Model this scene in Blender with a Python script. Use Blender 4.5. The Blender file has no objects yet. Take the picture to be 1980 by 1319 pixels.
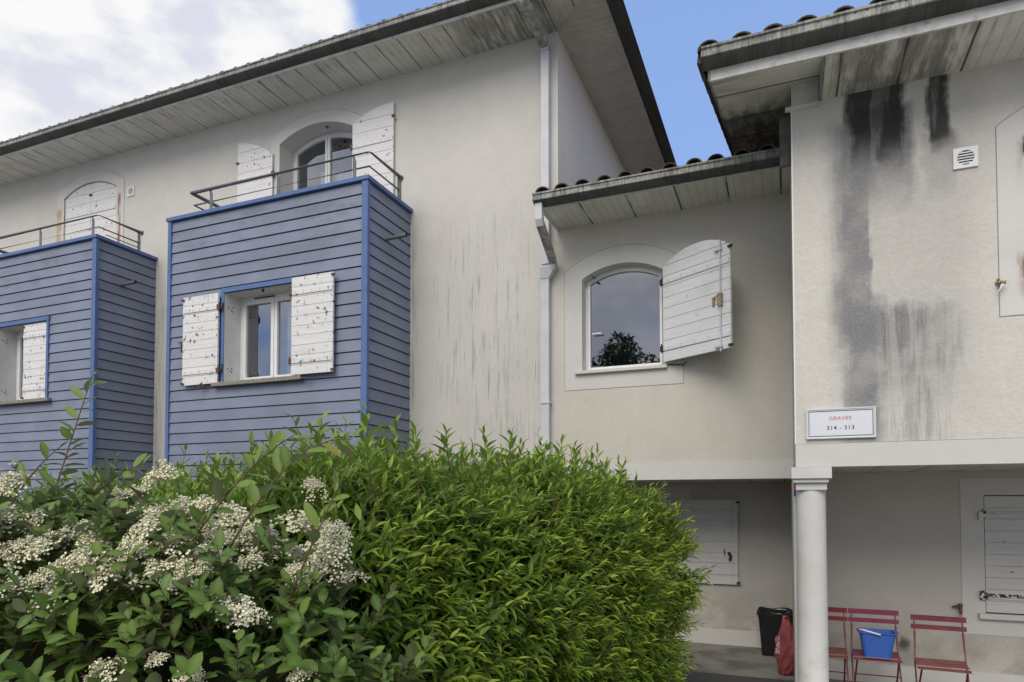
import bpy, math, random
import numpy as np
from mathutils import Vector, Matrix
from mathutils.geometry import tessellate_polygon
random.seed(7); rng = np.random.default_rng(11)
R = math.radians
scene = bpy.context.scene
COL = scene.collection

# ------------------------------------------------------------------ helpers
class MB:
    """collects boxes, prisms and tubes (world coordinates) for ONE mesh"""
    def __init__(s): s.v = []; s.f = []
    def add(s, vs, fs):
        o = len(s.v); s.v += [tuple(v) for v in vs]; s.f += [tuple(i + o for i in f) for f in fs]; return s
    def box(s, x0, x1, y0, y1, z0, z1):
        return s.add([(x0,y0,z0),(x1,y0,z0),(x1,y1,z0),(x0,y1,z0),(x0,y0,z1),(x1,y0,z1),(x1,y1,z1),(x0,y1,z1)],
                     [(0,3,2,1),(4,5,6,7),(0,1,5,4),(1,2,6,5),(2,3,7,6),(3,0,4,7)])
    def quad(s, a, b, c, d): return s.add([a,b,c,d], [(0,1,2,3)])
    def prism(s, poly, e0, e1, axis='y'):
        """poly in the plane across the axis, extruded from e0 to e1"""
        def P(p, e): return (p[0], e, p[1]) if axis == 'y' else ((e, p[0], p[1]) if axis == 'x' else (p[0], p[1], e))
        n = len(poly)
        vs = [P(p, e0) for p in poly] + [P(p, e1) for p in poly]
        fs = [tuple(range(n)), tuple(range(2*n-1, n-1, -1))] + [(i, i+n, (i+1) % n + n, (i+1) % n) for i in range(n)]
        return s.add(vs, fs)
    def tube(s, pts, r, n=10, cap=True, flat=None):
        pts = [Vector(p) for p in pts]; rs = r if isinstance(r, (list, tuple)) else [r]*len(pts)
        vs = []; N = len(pts); last = None
        for i, p in enumerate(pts):
            if i == 0: t = pts[1]-p
            elif i == N-1: t = p-pts[i-1]
            else: t = (pts[i+1]-p).normalized() + (p-pts[i-1]).normalized()
            t.normalize()
            if last is None:
                up = Vector((0,0,1)) if abs(t.z) < .9 else Vector((1,0,0))
                u = t.cross(up).normalized()
            else: u = (last - t*last.dot(t)).normalized()
            last = u; w = t.cross(u)
            for k in range(n):
                a = 2*math.pi*(k+.5)/n
                q = p + (u*math.cos(a)*(flat[0] if flat else 1) + w*math.sin(a)*(flat[1] if flat else 1))*rs[i]
                vs.append(q)
        fs = [(i*n+k, i*n+(k+1) % n, (i+1)*n+(k+1) % n, (i+1)*n+k) for i in range(N-1) for k in range(n)]
        if cap: fs += [tuple(range(n-1, -1, -1)), tuple((N-1)*n+k for k in range(n))]
        return s.add(vs, fs)
    def panel(s, outer, holes, y, flip=False):
        """flat XZ panel at depth y with holes"""
        loops = [[Vector((p[0], p[1], 0)) for p in l] for l in [outer]+holes]
        allp = [p for l in loops for p in l]
        tris = tessellate_polygon(loops)
        fs = []
        for t in tris:
            a, b, c = (allp[i] for i in t)
            ar = (b-a).cross(c-a).z
            fs.append(t if (ar > 0) != flip else tuple(reversed(t)))
        return s.add([(p.x, y, p.y) for p in allp], fs)
    def reveal(s, loop, y0, y1):
        n = len(loop)
        vs = [(p[0], y0, p[1]) for p in loop] + [(p[0], y1, p[1]) for p in loop]
        return s.add(vs, [(i, (i+1) % n, (i+1) % n+n, i+n) for i in range(n)])
    def xform(s, M, start=0):
        s.v[start:] = [tuple(M @ Vector(v)) for v in s.v[start:]]; return s

def base_of(p):
    return Vector(p.location) + (base_of(p.parent) if p.parent else Vector((0,0,0)))
def obj(name, mb, m, parent=None, smooth=False, bevel=0, loc=None):
    b = base_of(parent) if parent else Vector((0,0,0))
    if loc is not None and parent is None: b = Vector(loc)
    me = bpy.data.meshes.new(name)
    me.from_pydata([tuple(Vector(v)-b) for v in mb.v], [], mb.f); me.validate(); me.update()
    if smooth:
        me.polygons.foreach_set('use_smooth', [True]*len(me.polygons))
    o = bpy.data.objects.new(name, me); COL.objects.link(o)
    for mm in (m if isinstance(m, (list, tuple)) else [m]): me.materials.append(mm)
    if parent: o.parent = parent
    elif loc is not None: o.location = loc
    if bevel:
        bv = o.modifiers.new('bevel', 'BEVEL'); bv.width = bevel; bv.segments = 2; bv.limit_method = 'ANGLE'
    return o
def objs(name, mb, m, parent, **k):
    """one object for every separate piece (pieces that touch stay together)"""
    n = len(mb.v); par = list(range(n))
    def find(a):
        while par[a] != a: par[a] = par[par[a]]; a = par[a]
        return a
    for f in mb.f:
        for q in f[1:]: par[find(q)] = find(f[0])
    g = {}
    for i in range(n): g.setdefault(find(i), []).append(i)
    comps = [(set(v), [min(mb.v[i][a] for i in v)-.004 for a in range(3)], [max(mb.v[i][a] for i in v)+.004 for a in range(3)]) for v in g.values()]
    ch = True
    while ch:
        ch = False
        for i in range(len(comps)):
            for j in range(i+1, len(comps)):
                a, b = comps[i], comps[j]
                if all(a[1][q] <= b[2][q] and b[1][q] <= a[2][q] for q in range(3)):
                    comps[i] = (a[0] | b[0], [min(a[1][q], b[1][q]) for q in range(3)], [max(a[2][q], b[2][q]) for q in range(3)]); comps.pop(j); ch = True; break
            if ch: break
    out = []
    for vs, _, _ in comps:
        idx = sorted(vs); mp_ = {o: i for i, o in enumerate(idx)}; s = MB()
        s.v = [mb.v[i] for i in idx]; s.f = [tuple(mp_[q] for q in f) for f in mb.f if f[0] in vs]
        out.append(obj(name, s, m, parent, **k))
    return out
def thing(name, label, cat, loc=(0,0,0), group=None):
    o = bpy.data.objects.new(name, None); COL.objects.link(o); o.location = loc
    o['label'] = label; o['category'] = cat
    if group: o['group'] = group
    return o
def tag(o, label, cat, group=None):
    o['label'] = label; o['category'] = cat
    if group: o['group'] = group
    return o
def arch_z(x, x0, x1, zs, rise):
    c = (x0+x1)/2; h = (x1-x0)/2; rad = (h*h+rise*rise)/(2*rise)
    return zs + rise - rad + math.sqrt(max(rad*rad-(x-c)**2, 0))
def arch_loop(x0, x1, z0, zs, rise, n=24):
    l = [(x0, z0), (x1, z0)]
    for i in range(n+1):
        x = x1+(x0-x1)*i/n; l.append((x, arch_z(x, x0, x1, zs, rise)))
    return l
def ring(mb, outer, inner, y0, y1):
    """frame between two loops with the same number of points"""
    n = len(outer)
    vs = [(p[0], y0, p[1]) for p in outer]+[(p[0], y0, p[1]) for p in inner]+[(p[0], y1, p[1]) for p in outer]+[(p[0], y1, p[1]) for p in inner]
    fs = []
    for i in range(n):
        j = (i+1) % n
        fs += [(i, j, n+j, n+i), (2*n+i, 3*n+i, 3*n+j, 2*n+j), (i, 2*n+i, 2*n+j, j), (n+i, n+j, 3*n+j, 3*n+i)]
    return mb.add(vs, fs)

# ------------------------------------------------------------------ node helper
class NT:
    def __init__(s, name):
        s.m = bpy.data.materials.new(name); s.m.use_nodes = True; s.t = s.m.node_tree
        s.b = s.t.nodes['Principled BSDF']; s.out = s.t.nodes['Material Output']
        s._pos = None
    def n(s, typ, **kw):
        nd = s.t.nodes.new(typ)
        for k, v in kw.items(): setattr(nd, k, v)
        return nd
    def link(s, a, b): s.t.links.new(a, b)
    def put(s, sock, v):
        if hasattr(v, 'is_output') or isinstance(v, bpy.types.NodeSocket): s.link(v, sock)
        elif isinstance(v, (tuple, list)) and len(v) == 3 and sock.type == 'RGBA': sock.default_value = (*v, 1)
        else: sock.default_value = v
    @property
    def pos(s):
        if s._pos is None: s._pos = s.n('ShaderNodeNewGeometry').outputs['Position']
        return s._pos
    def xyz(s, v=None):
        nd = s.n('ShaderNodeSeparateXYZ'); s.put(nd.inputs[0], v or s.pos); return nd.outputs
    def math(s, op, a, b=0.0, c=0.0, clamp=False):
        nd = s.n('ShaderNodeMath', operation=op, use_clamp=clamp); s.put(nd.inputs[0], a); s.put(nd.inputs[1], b); s.put(nd.inputs[2], c); return nd.outputs[0]
    def scale(s, v, sc):
        nd = s.n('ShaderNodeVectorMath', operation='MULTIPLY'); s.put(nd.inputs[0], v or s.pos); nd.inputs[1].default_value = sc; return nd.outputs[0]
    def noise(s, scale=5, detail=4, rough=.55, vec=None, stretch=None, off=None, dist=0):
        v = vec or s.pos
        if stretch: v = s.scale(v, stretch)
        if off:
            nd = s.n('ShaderNodeVectorMath', operation='ADD'); s.put(nd.inputs[0], v); nd.inputs[1].default_value = off; v = nd.outputs[0]
        nd = s.n('ShaderNodeTexNoise'); s.link(v, nd.inputs['Vector']); nd.inputs['Scale'].default_value = scale
        nd.inputs['Detail'].default_value = detail; nd.inputs['Roughness'].default_value = rough; nd.inputs['Distortion'].default_value = dist
        return nd.outputs['Fac']
    def voro(s, scale, vec=None, stretch=None):
        v = vec or s.pos
        if stretch: v = s.scale(v, stretch)
        nd = s.n('ShaderNodeTexVoronoi'); s.link(v, nd.inputs['Vector']); nd.inputs['Scale'].default_value = scale
        return nd.outputs['Distance']
    def step(s, v, a, b, lo=0.0, hi=1.0):
        nd = s.n('ShaderNodeMapRange', interpolation_type='SMOOTHSTEP'); s.put(nd.inputs[0], v)
        nd.inputs[1].default_value = a; nd.inputs[2].default_value = b; nd.inputs[3].default_value = lo; nd.inputs[4].default_value = hi
        return nd.outputs[0]
    def mul(s, *a):
        r = a[0]
        for b in a[1:]: r = s.math('MULTIPLY', r, b)
        return r
    def mx(s, *a):
        r = a[0]
        for b in a[1:]: r = s.math('MAXIMUM', r, b)
        return r
    def band(s, v, a0, a1, b1, b0):
        """0 below a0, 1 between a1..b1, 0 above b0"""
        return s.mul(s.step(v, a0, a1), s.step(v, b1, b0, 1.0, 0.0))
    def mix(s, f, a, b):
        nd = s.n('ShaderNodeMix', data_type='RGBA'); s.put(nd.inputs[0], f); s.put(nd.inputs[6], a); s.put(nd.inputs[7], b); return nd.outputs[2]
    def hsv(s, c, val):
        nd = s.n('ShaderNodeHueSaturation'); s.put(nd.inputs['Color'], c); s.put(nd.inputs['Value'], val); return nd.outputs[0]
    def bump(s, h, strength=.3, dist=.01):
        nd = s.n('ShaderNodeBump'); s.put(nd.inputs['Height'], h); nd.inputs['Strength'].default_value = strength; nd.inputs['Distance'].default_value = dist
        s.link(nd.outputs[0], s.b.inputs['Normal'])
    def fin(s, col, rough=.7, spec=.3, metal=0):
        s.put(s.b.inputs['Base Color'], col); s.put(s.b.inputs['Roughness'], rough)
        s.b.inputs['Specular IOR Level'].default_value = spec; s.b.inputs['Metallic'].default_value = metal
        return s.m

def stucco(name, base, var=.12, extra=None, grain=60, bumpd=.006):
    t = NT(name)
    big = t.noise(.7, 3); mid = t.noise(4, 5)
    v = t.math('ADD', t.step(big, .25, .75, 1-var*.5, 1+var*.25), t.step(mid, .3, .7, -.02, .02))
    fine = t.noise(grain, 3, .7)
    v = t.math('ADD', v, t.step(fine, .3, .75, -.05, .04))
    c = t.hsv(base, v)
    if extra: c = extra(t, c)
    t.bump(t.math('ADD', t.noise(grain, 4, .7), t.noise(grain*.3, 3, .6)), .45, bumpd)
    return t.fin(c, .92, .15)

GREYD = (.09, .092, .10)
def left_stains(t, c):
    x, y, z = t.xyz()
    reg = t.mul(t.band(x, -4.9, -4.1, -3.0, -2.75), t.band(z, 2.3, 3.2, 5.0, 6.2), t.step(t.noise(1.3, 3, off=(3,1,2)), .36, .6))
    st = t.step(t.noise(1, 4, .6, stretch=(24, 24, 1.3)), .54, .70)
    st2 = t.step(t.noise(1, 3, .6, stretch=(60, 60, 2.2), off=(4,0,1)), .60, .72)
    m = t.mul(reg, t.mx(st, t.mul(st2, .9)), .62)
    # faint dirt beside the blue boxes and under the corner of the eave
    gap = t.mul(t.mx(t.band(x, -8.75, -8.45, -8.32, -8.28), t.band(x, -9.84, -9.8, -9.72, -9.55), t.band(x,-4.87,-4.84,-4.80,-4.72)), t.step(t.noise(1, 4, stretch=(20, 20, 1.5)), .42, .7), t.step(z, 5.6, 6.1, 1.0, 0.0), .45)
    c = t.mix(t.mx(m, gap), c, (.17, .172, .175))
    low = t.mul(t.noise(1, 4, .6, stretch=(9, 9, 1)), t.step(z, 5.5, 2.5, 0.0, .22))
    c = t.mix(low, c, (.28, .275, .265))
    # rust and ochre runs beside the closed upper shutters
    rr = t.mul(t.band(x, -12.42, -12.36, -12.27, -12.24), t.band(z, 5.5, 6.0, 7.25, 7.38), t.step(t.noise(6, 3), .3, .6))
    c = t.mix(t.mul(rr, .75), c, (.42, .26, .10))
    rr = t.mul(t.band(x, -10.80, -10.77, -10.74, -10.70), t.band(z, 5.8, 6.6, 7.3, 7.42), t.step(t.noise(1, 3, stretch=(30, 30, 3)), .35, .55))
    return t.mix(t.mul(rr, .9), c, (.20, .075, .035))
def link_stains(t, c):
    x, y, z = t.xyz()
    low = t.mul(t.noise(1, 4, .6, stretch=(9, 9, 1)), t.step(z, 4.5, 2.3, 0.0, .25))
    return t.mix(low, c, (.30, .28, .25))
def right_stains(t, c):
    x0, y, z0 = t.xyz()
    w = t.math('SUBTRACT', t.noise(3, 4, off=(0, 2, 5)), .5); w2 = t.math('SUBTRACT', t.noise(9, 4), .5)
    x = t.math('ADD', x0, t.math('ADD', t.math('MULTIPLY', w, .16), t.math('MULTIPLY', w2, .06)))
    x = t.math('ADD', x, t.math('MULTIPLY', t.math('SUBTRACT', t.noise(1, 4, .65, stretch=(26, 26, 1.5)), .5), .10))
    z = t.math('ADD', z0, t.math('ADD', t.math('MULTIPLY', w, .25), t.math('MULTIPLY', w2, .16)))
    grit = t.step(t.noise(75, 3, .75), .33, .62, .78, 1.0)
    streak = t.step(t.noise(1, 4, .65, stretch=(16, 16, 1.2)), .40, .62)
    a1 = t.mul(t.band(x, .50, .58, .71, .75), t.band(z, 4.72, 5.12, 5.9, 6.0))
    a2 = t.mul(t.band(x, .73, .80, .93, 1.0), t.band(z, 4.66, 5.05, 5.9, 6.0))
    a12 = t.mul(t.band(x, .50, .56, .94, 1.0), t.band(z, 4.80, 5.15, 5.9, 6.0), .80)
    a3 = t.mul(t.band(x, 1.13, 1.18, 1.26, 1.32), t.band(z, 4.78, 5.05, 5.9, 6.0))
    black = t.mul(t.mx(a1, a2, a12, a3), t.step(t.noise(1, 4, .6, stretch=(12, 12, 1.8), off=(1,1,7)), .25, .55, .55, 1.0))
    b1 = t.mul(t.band(x, .30, .52, .68, .735), t.band(z, 2.9, 3.4, 5.15, 5.4), .92)
    b1b = t.mul(t.band(x, .42, .54, .70, .86), t.band(z, 2.1, 2.7, 3.5, 3.9), .95)
    b2 = t.mul(t.band(x, .55, .66, .97, 1.10), t.band(z, 4.15, 4.80, 5.3, 5.4), .95)
    b3 = t.mul(t.band(x, 1.02, 1.14, 1.28, 1.42), t.band(z, 4.1, 4.85, 5.0, 5.1), .6)
    b4 = t.mul(t.band(x, .66, .74, 1.15, 1.50), t.band(z, 2.4, 3.25, 3.50, 3.70), t.step(streak, 0, 1, .65, 1.0), .95)
    b5 = t.mul(t.band(x, .98, 1.03, 1.08, 1.16), t.band(z, 2.4, 2.9, 3.3, 3.6), t.step(streak, 0, 1, .5, 1.0), .9)
    b7 = t.mul(t.band(x, .50, .62, 1.15, 1.40), t.band(z, 2.3, 2.5, 3.1, 3.4), streak, .55)
    b6 = t.mul(t.band(x, .25, .6, 1.3, 1.6), t.band(z, 2.3, 3.0, 5.2, 5.5), .22)
    soft = t.step(t.noise(2.6, 5, .6, off=(7, 0, 2)), .25, .60, .65, 1.0)
    grey = t.mul(t.mx(b1, b1b, b2, b3, b4, b5, b6, b7), grit, soft)
    c = t.mix(t.mul(grey, .95), c, (.135, .14, .158))
    c = t.mix(t.mul(black, .93), c, (.026, .026, .026))
    # rust under the shutter hinges of the side window
    rr = t.mx(*[t.mul(t.band(x, 1.70, 1.80, 2.1, 2.2), t.band(z, q-.35, q-.05, q+.02, q+.08), t.step(t.noise(1, 3, stretch=(22, 22, 4)), .35, .6)) for q in (4.75, 3.87)])
    return t.mix(t.mul(rr, .8), c, (.20, .085, .045))

def siding_mat():
    t = NT('blue_boards'); x, y, z = t.xyz()
    brd = t.math('FLOOR', t.math('DIVIDE', t.math('SUBTRACT', 6.02, z), .155))
    wn = t.n('ShaderNodeTexWhiteNoise', noise_dimensions='1D'); t.link(brd, wn.inputs['W'])
    v = t.math('ADD', t.step(wn.outputs['Value'], 0, 1, .96, 1.04), t.step(t.noise(1.6, 4), .3, .7, -.10, .08))
    v = t.math('ADD', v, t.step(t.noise(1, 4, stretch=(3, 3, 40)), .3, .7, -.03, .03))
    c = t.hsv((.188, .216, .295), v)
    dirt = t.mul(t.step(z, 4.9, 5.8, 0.0, 1.0), t.step(t.noise(2.2, 5, .65, stretch=(1, 1, 2.2)), .46, .72), .55)
    c = t.mix(dirt, c, (.12, .125, .14))
    sp = t.step(t.voro(6), .012, .02, 1.0, 0.0)
    c = t.mix(t.mul(sp, .7), c, (.6, .6, .6))
    t.bump(t.noise(40, 4), .12, .003)
    return t.fin(c, .55, .35)
def plain(name, c, rough=.6, spec=.35, var=.08, metal=0, grime=0, gcol=(.12, .11, .09), nscale=8):
    t = NT(name); v = t.step(t.noise(nscale, 4), .3, .7, 1-var, 1+var)
    col = t.hsv(c, v)
    if grime: col = t.mix(t.step(t.noise(nscale*1.7, 5, .65, off=(5,3,1)), .62-.2*grime, .78, 0, grime), col, gcol)
    t.bump(t.noise(nscale*12, 3), .08, .002)
    return t.fin(col, rough, spec, metal)
def shutter_mat(name, peel, base=(.68, .675, .675), rust=.3):
    t = NT(name); x, y, z = t.xyz()
    v = t.math('ADD', 1.0, t.step(t.noise(1, 4, stretch=(2, 2, 30)), .3, .7, -.05, .04))
    c = t.hsv(base, v)
    c = t.mix(t.mul(t.step(t.noise(3, 4, off=(1,9,2)), .5, .75), .25), c, (.50, .46, .38))
    chips = t.mul(t.step(t.noise(15, 4, .62), .715-peel*.075, .73-peel*.07), t.step(t.noise(2.6, 2, off=(3,3,3)), .36, .50))
    c = t.mix(t.math('MULTIPLY', chips, .92), c, (.085, .08, .075))
    rs = t.mul(t.step(t.noise(1, 3, stretch=(14, 14, 4), off=(0,4,4)), .64, .74), rust)
    c = t.mix(rs, c, (.30, .15, .07))
    t.bump(t.math('SUBTRACT', t.noise(30, 3, stretch=(1, 1, 5)), chips), .25, .003)
    return t.fin(c, .6, .3)
def gutter_mat(name, base=(.33, .335, .335), d=.6):
    t = NT(name)
    st = t.step(t.noise(1, 4, .7, stretch=(40, 2, 5)), .42, .62)
    bl = t.step(t.noise(1, 5, .6, dist=.2, stretch=(4, .6, 10)), .40, .68)
    c = t.mix(t.mul(st, .65), base, (.07, .072, .068))
    c = t.mix(t.mul(bl, .75*d), c, (.06, .062, .055))
    
    t.bump(t.noise(60, 4), .3, .003)
    return t.fin(c, .8, .2)
def soffit_mat(name, along, edge, wall, joint, base=(.40, .40, .37), dark=1.0, heavy=None):
    """boards across the eave: 'along' is the axis the boards repeat on; stains run from the gutter edge inward"""
    t = NT(name); o = t.xyz(); a = o[along]; b = o[1-along]
    fr = t.math('FRACT', t.math('DIVIDE', a, .098))
    ln = t.step(t.math('ABSOLUTE', t.math('SUBTRACT', fr, .5)), .44, .49)
    fj = t.math('FRACT', t.math('ADD', t.math('DIVIDE', a, joint), t.math('MULTIPLY', t.noise(1.2, 1), .04)))
    lj = t.step(t.math('ABSOLUTE', t.math('SUBTRACT', fj, .5)), .468, .496)
    side = t.step(b, wall, edge)                      # 1 at the gutter
    v = t.step(t.noise(3, 4), .3, .7, .90, 1.06)
    c = t.hsv(base, v)
    n1 = t.noise(1, 4, .6, stretch=(9, 1.6, 1) if along == 0 else (1.6, 9, 1))
    stain = t.mul(t.step(n1, .50, .68), t.step(side, .25, 1, .10, 1.0), .65*dark)
    if heavy:
        hv = t.mul(t.band(a, *heavy), t.step(t.noise(1, 5, .65, stretch=(11, 2, 1)), .36, .58))
        stain = t.mx(stain, t.mul(hv, .85*dark))
    c = t.mix(stain, c, (.085, .075, .06))
    wide = t.step(t.math('ABSOLUTE', t.math('SUBTRACT', fj, .5)), .40, .5)
    c = t.mix(t.mul(wide, t.step(side, .2, 1), t.step(t.noise(5, 3), .42, .6), .55*dark), c, (.07, .065, .055))
    c = t.mix(t.mul(ln, .35), c, (.06, .055, .05)); c = t.mix(t.mul(lj, t.step(t.noise(1.5, 2), .35, .5, .35, .95)), c, (.03, .03, .027))
    t.bump(t.math('SUBTRACT', 0.0, t.mx(ln, lj)), .4, .004)
    return t.fin(c, .6, .3)

M = {}
M['wall_l'] = stucco('grey_render', (.565, .549, .515), extra=left_stains)
M['wall_side'] = stucco('lit_side_render', (.76, .67, .58), var=.05)  # side colour lifted and warmed: brighter light put into the base
M['wall_k'] = stucco('beige_render', (.572, .545, .487), extra=link_stains)
M['wall_r'] = stucco('rough_render', (.58, .558, .514), extra=right_stains, grain=34, bumpd=.012)
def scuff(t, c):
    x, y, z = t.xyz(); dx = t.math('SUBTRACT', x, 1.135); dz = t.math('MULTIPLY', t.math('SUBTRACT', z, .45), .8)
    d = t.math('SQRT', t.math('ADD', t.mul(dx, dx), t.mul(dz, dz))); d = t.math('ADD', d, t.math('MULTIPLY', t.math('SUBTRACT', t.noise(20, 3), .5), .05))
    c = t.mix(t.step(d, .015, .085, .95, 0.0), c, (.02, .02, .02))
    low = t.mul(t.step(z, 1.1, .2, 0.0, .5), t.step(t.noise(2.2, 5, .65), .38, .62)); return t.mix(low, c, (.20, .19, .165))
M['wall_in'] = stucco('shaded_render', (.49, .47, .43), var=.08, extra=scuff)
M['trim_w'] = stucco('smooth_render', (.565, .56, .535), var=.05, grain=120, bumpd=.001)
M['trim_r'] = stucco('smooth_render_rusty', (.60, .59, .57), var=.05, grain=120, bumpd=.001, extra=right_stains)
M['trim_l'] = stucco('smooth_render_streaked', (.59, .575, .55), var=.05, grain=120, bumpd=.001, extra=left_stains)
M['siding'] = siding_mat()
M['joint'] = plain('dark_joint', (.25, .24, .22))
M['blue'] = plain('blue_paint', (.088, .150, .325), .5, .35, .07)
M['blue_in'] = plain('balcony_lining', (.30, .31, .33))
M['rail'] = plain('grey_rail_paint', (.13, .135, .145), .5, .4, .15, grime=.3, gcol=(.05,.05,.05))
M['pipe'] = plain('white_pipe', (.52, .535, .565), .4, .4, .06, nscale=5, grime=.15)
M['pipe_dirty'] = plain('dirty_pipe', (.40, .39, .37), .6, .3, .3, nscale=9, grime=.9, gcol=(.07,.065,.055))
M['gutter'] = gutter_mat('gutter_metal'); M['gutter2'] = gutter_mat('gutter_metal_lichen', (.36, .365, .35), .7)
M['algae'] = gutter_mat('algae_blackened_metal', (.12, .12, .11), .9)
M['fascia'] = plain('fascia_board', (.60, .60, .58), .5, .35, .12, grime=.5, gcol=(.06,.06,.055), nscale=6)
M['sof_l'] = soffit_mat('soffit_boards', 0, 7.44, 8.14, .335, (.70, .69, .62), .75, heavy=(-4.3, -3.6, -2.8, -2.5))
M['sof_s'] = soffit_mat('side_soffit_boards', 1, -1.98, -2.68, 60.0, (.70, .665, .60), .25)
M['sof_k'] = soffit_mat('low_soffit_boards', 0, 7.44, 8.14, .55, (.70, .69, .62), .2)
M['sof_r'] = soffit_mat('right_soffit_boards', 0, 5.75, 6.4, .46, (.72, .71, .64), .75, heavy=(.3, .5, 1.25, 1.5))
M['sof_rake'] = soffit_mat('verge_soffit_boards', 1, -.6, .3, .9, (.66, .65, .58), .8, heavy=(6.3, 7.2, 12, 13))
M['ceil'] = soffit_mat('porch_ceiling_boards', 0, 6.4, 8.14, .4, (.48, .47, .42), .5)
def tile_mat():
    t = NT('clay_tiles'); c = t.mix(t.step(t.noise(3, 4), .35, .65), (.12, .078, .058), (.065, .056, .05))
    c = t.mix(t.step(t.noise(22, 5), .52, .62, 0, .7), c, (.13, .14, .09)); t.bump(t.noise(40, 4), .4, .006)
    return t.fin(c, .9, .15)
M['tile'] = tile_mat()
M['sh_peel'] = shutter_mat('peeling_shutter_paint', 1.5, rust=.5)
M['sh_mid'] = shutter_mat('worn_shutter_paint', .85)
M['sh_ok'] = shutter_mat('white_shutter_paint', .45, (.66, .665, .68), .1)
M['sh_dim'] = shutter_mat('grey_shutter_paint', .5, (.56, .555, .55), .1)
M['sh_back'] = plain('shutter_shadow_gap', (.22, .215, .20))
M['pvc'] = plain('white_window_frame', (.72, .73, .73), .35, .45, .03)
M['reveal'] = stucco('painted_reveal', (.62, .61, .58), var=.06, grain=120, bumpd=.001)
M['reveal_b'] = plain('white_reveal', (.66, .66, .65), .5, .3, .05)
M['stone'] = plain('lichen_sill', (.25, .24, .21), .9, .15, .3, nscale=30, grime=.9, gcol=(.08, .08, .06))
M['rust'] = plain('rusty_iron', (.13, .075, .05), .8, .3, .4, nscale=60, grime=.6, gcol=(.03,.02,.02))
M['iron'] = plain('black_iron', (.03, .03, .032), .6, .4, .3, nscale=50)
M['flake'] = (lambda t: t.fin(t.mix(t.step(t.noise(45, 3), .50, .54), (.03, .03, .032), (.55, .55, .56)), .6, .3))(NT('flaking_black_strap'))
M['latch'] = plain('flaking_latch', (.34, .28, .19), .8, .2, .5, nscale=70, grime=.9, gcol=(.09,.06,.03))
M['brass'] = plain('old_brass', (.30, .25, .13), .45, .5, .3, nscale=40, metal=.6)
M['dark'] = plain('dark_interior', (.025, .025, .03))
M['curtain'] = plain('pale_curtain', (.50, .55, .60), .9, .1, .05)
M['darkhole'] = plain('vent_hole', (.01, .01, .01))
M['plastic'] = plain('white_plastic', (.70, .71, .73), .4, .4, .03)
M['concrete'] = (lambda t: t.fin(t.mix(t.step(t.noise(2.2, 6, .6), .40, .66), (.24, .225, .20), (.13, .125, .118)), .9, .2))(NT('stained_concrete'))
M['asphalt'] = (lambda t: t.fin(t.hsv(t.mix(t.step(t.noise(90, 3), .5, .7), (.045, .045, .048), (.09, .09, .09)), t.step(t.noise(.6, 4), .3, .7, .8, 1.2)), .95, .2))(NT('asphalt'))
M['yard'] = (lambda t: t.fin(t.mix(t.mul(t.step(t.xyz()[1], 6.9, 6.92), 1.0), t.mix(t.step(t.noise(40, 4), .4, .6), (.38, .36, .315), (.27, .255, .225)), (.075, .075, .075)), .95, .15))(NT('bounce_yard_and_asphalt'))  # unseen yard kept pale to bounce light up; asphalt strip by the passage
M['column'] = (lambda t: t.fin(t.mix(t.mul(t.step(t.noise(2.5, 5, .6), .45, .7), t.step(t.xyz()[2], 1.4, .3, .25, .8)), (.57, .57, .56), (.36, .34, .30)), .7, .25))(NT('white_column_paint'))
def glass():
    t = NT('window_glass'); tr = t.n('ShaderNodeBsdfTransparent'); gl = t.n('ShaderNodeBsdfGlossy'); mixs = t.n('ShaderNodeMixShader')
    tr.inputs[0].default_value = (.80, .83, .84, 1); gl.inputs['Roughness'].default_value = .012; gl.inputs[0].default_value = (.9, .93, 1, 1)
    fr = t.n('ShaderNodeFresnel'); fr.inputs[0].default_value = 1.5
    f = t.math('MULTIPLY_ADD', fr.outputs[0], 1.8, .20, clamp=True)
    t.link(f, mixs.inputs[0]); t.link(tr.outputs[0], mixs.inputs[1]); t.link(gl.outputs[0], mixs.inputs[2]); t.link(mixs.outputs[0], t.out.inputs[0])
    return t.m
M['glass'] = glass()

# ------------------------------------------------------------------ building parts
DL, DR, DB, DP = 8.14, 6.40, 7.07, 9.52
XL = -2.68           # corner of the tall building
ZS = 8.07            # its soffit

def gutter(mb, x0, x1, yf, yb, zt, axis='x'):
    """moulded gutter running along x (front at yf, back at yb, top at zt)"""
    pr = [(yb, zt), (yf+.012, zt-.004), (yf+.012, zt+.004), (yf-.006, zt+.004), (yf-.006, zt-.014), (yf+.008, zt-.020), (yf+.004, zt-.070), (yf-.009, zt-.076), (yf-.008, zt-.085), (yf+.02, zt-.0855), (yb, zt-.0855)]
    n = len(pr)
    if axis == 'x': mb.prism(pr, x0, x1, 'x')
    else: mb.add([(p[0], e, p[1]) for e in (x0, x1) for p in pr], [tuple(range(n)), tuple(range(2*n-1, n-1, -1))] + [(i, i+n, (i+1) % n+n, (i+1) % n) for i in range(n)])
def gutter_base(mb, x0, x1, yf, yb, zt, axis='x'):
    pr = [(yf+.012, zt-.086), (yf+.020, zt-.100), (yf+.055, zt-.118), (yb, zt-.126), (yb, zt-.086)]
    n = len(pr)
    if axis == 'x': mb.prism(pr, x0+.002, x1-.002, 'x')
    else: mb.add([(p[0], e, p[1]) for e in (x0+.002, x1-.002) for p in pr], [tuple(range(n)), tuple(range(2*n-1, n-1, -1))] + [(i, i+n, (i+1) % n+n, (i+1) % n) for i in range(n)])
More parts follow.
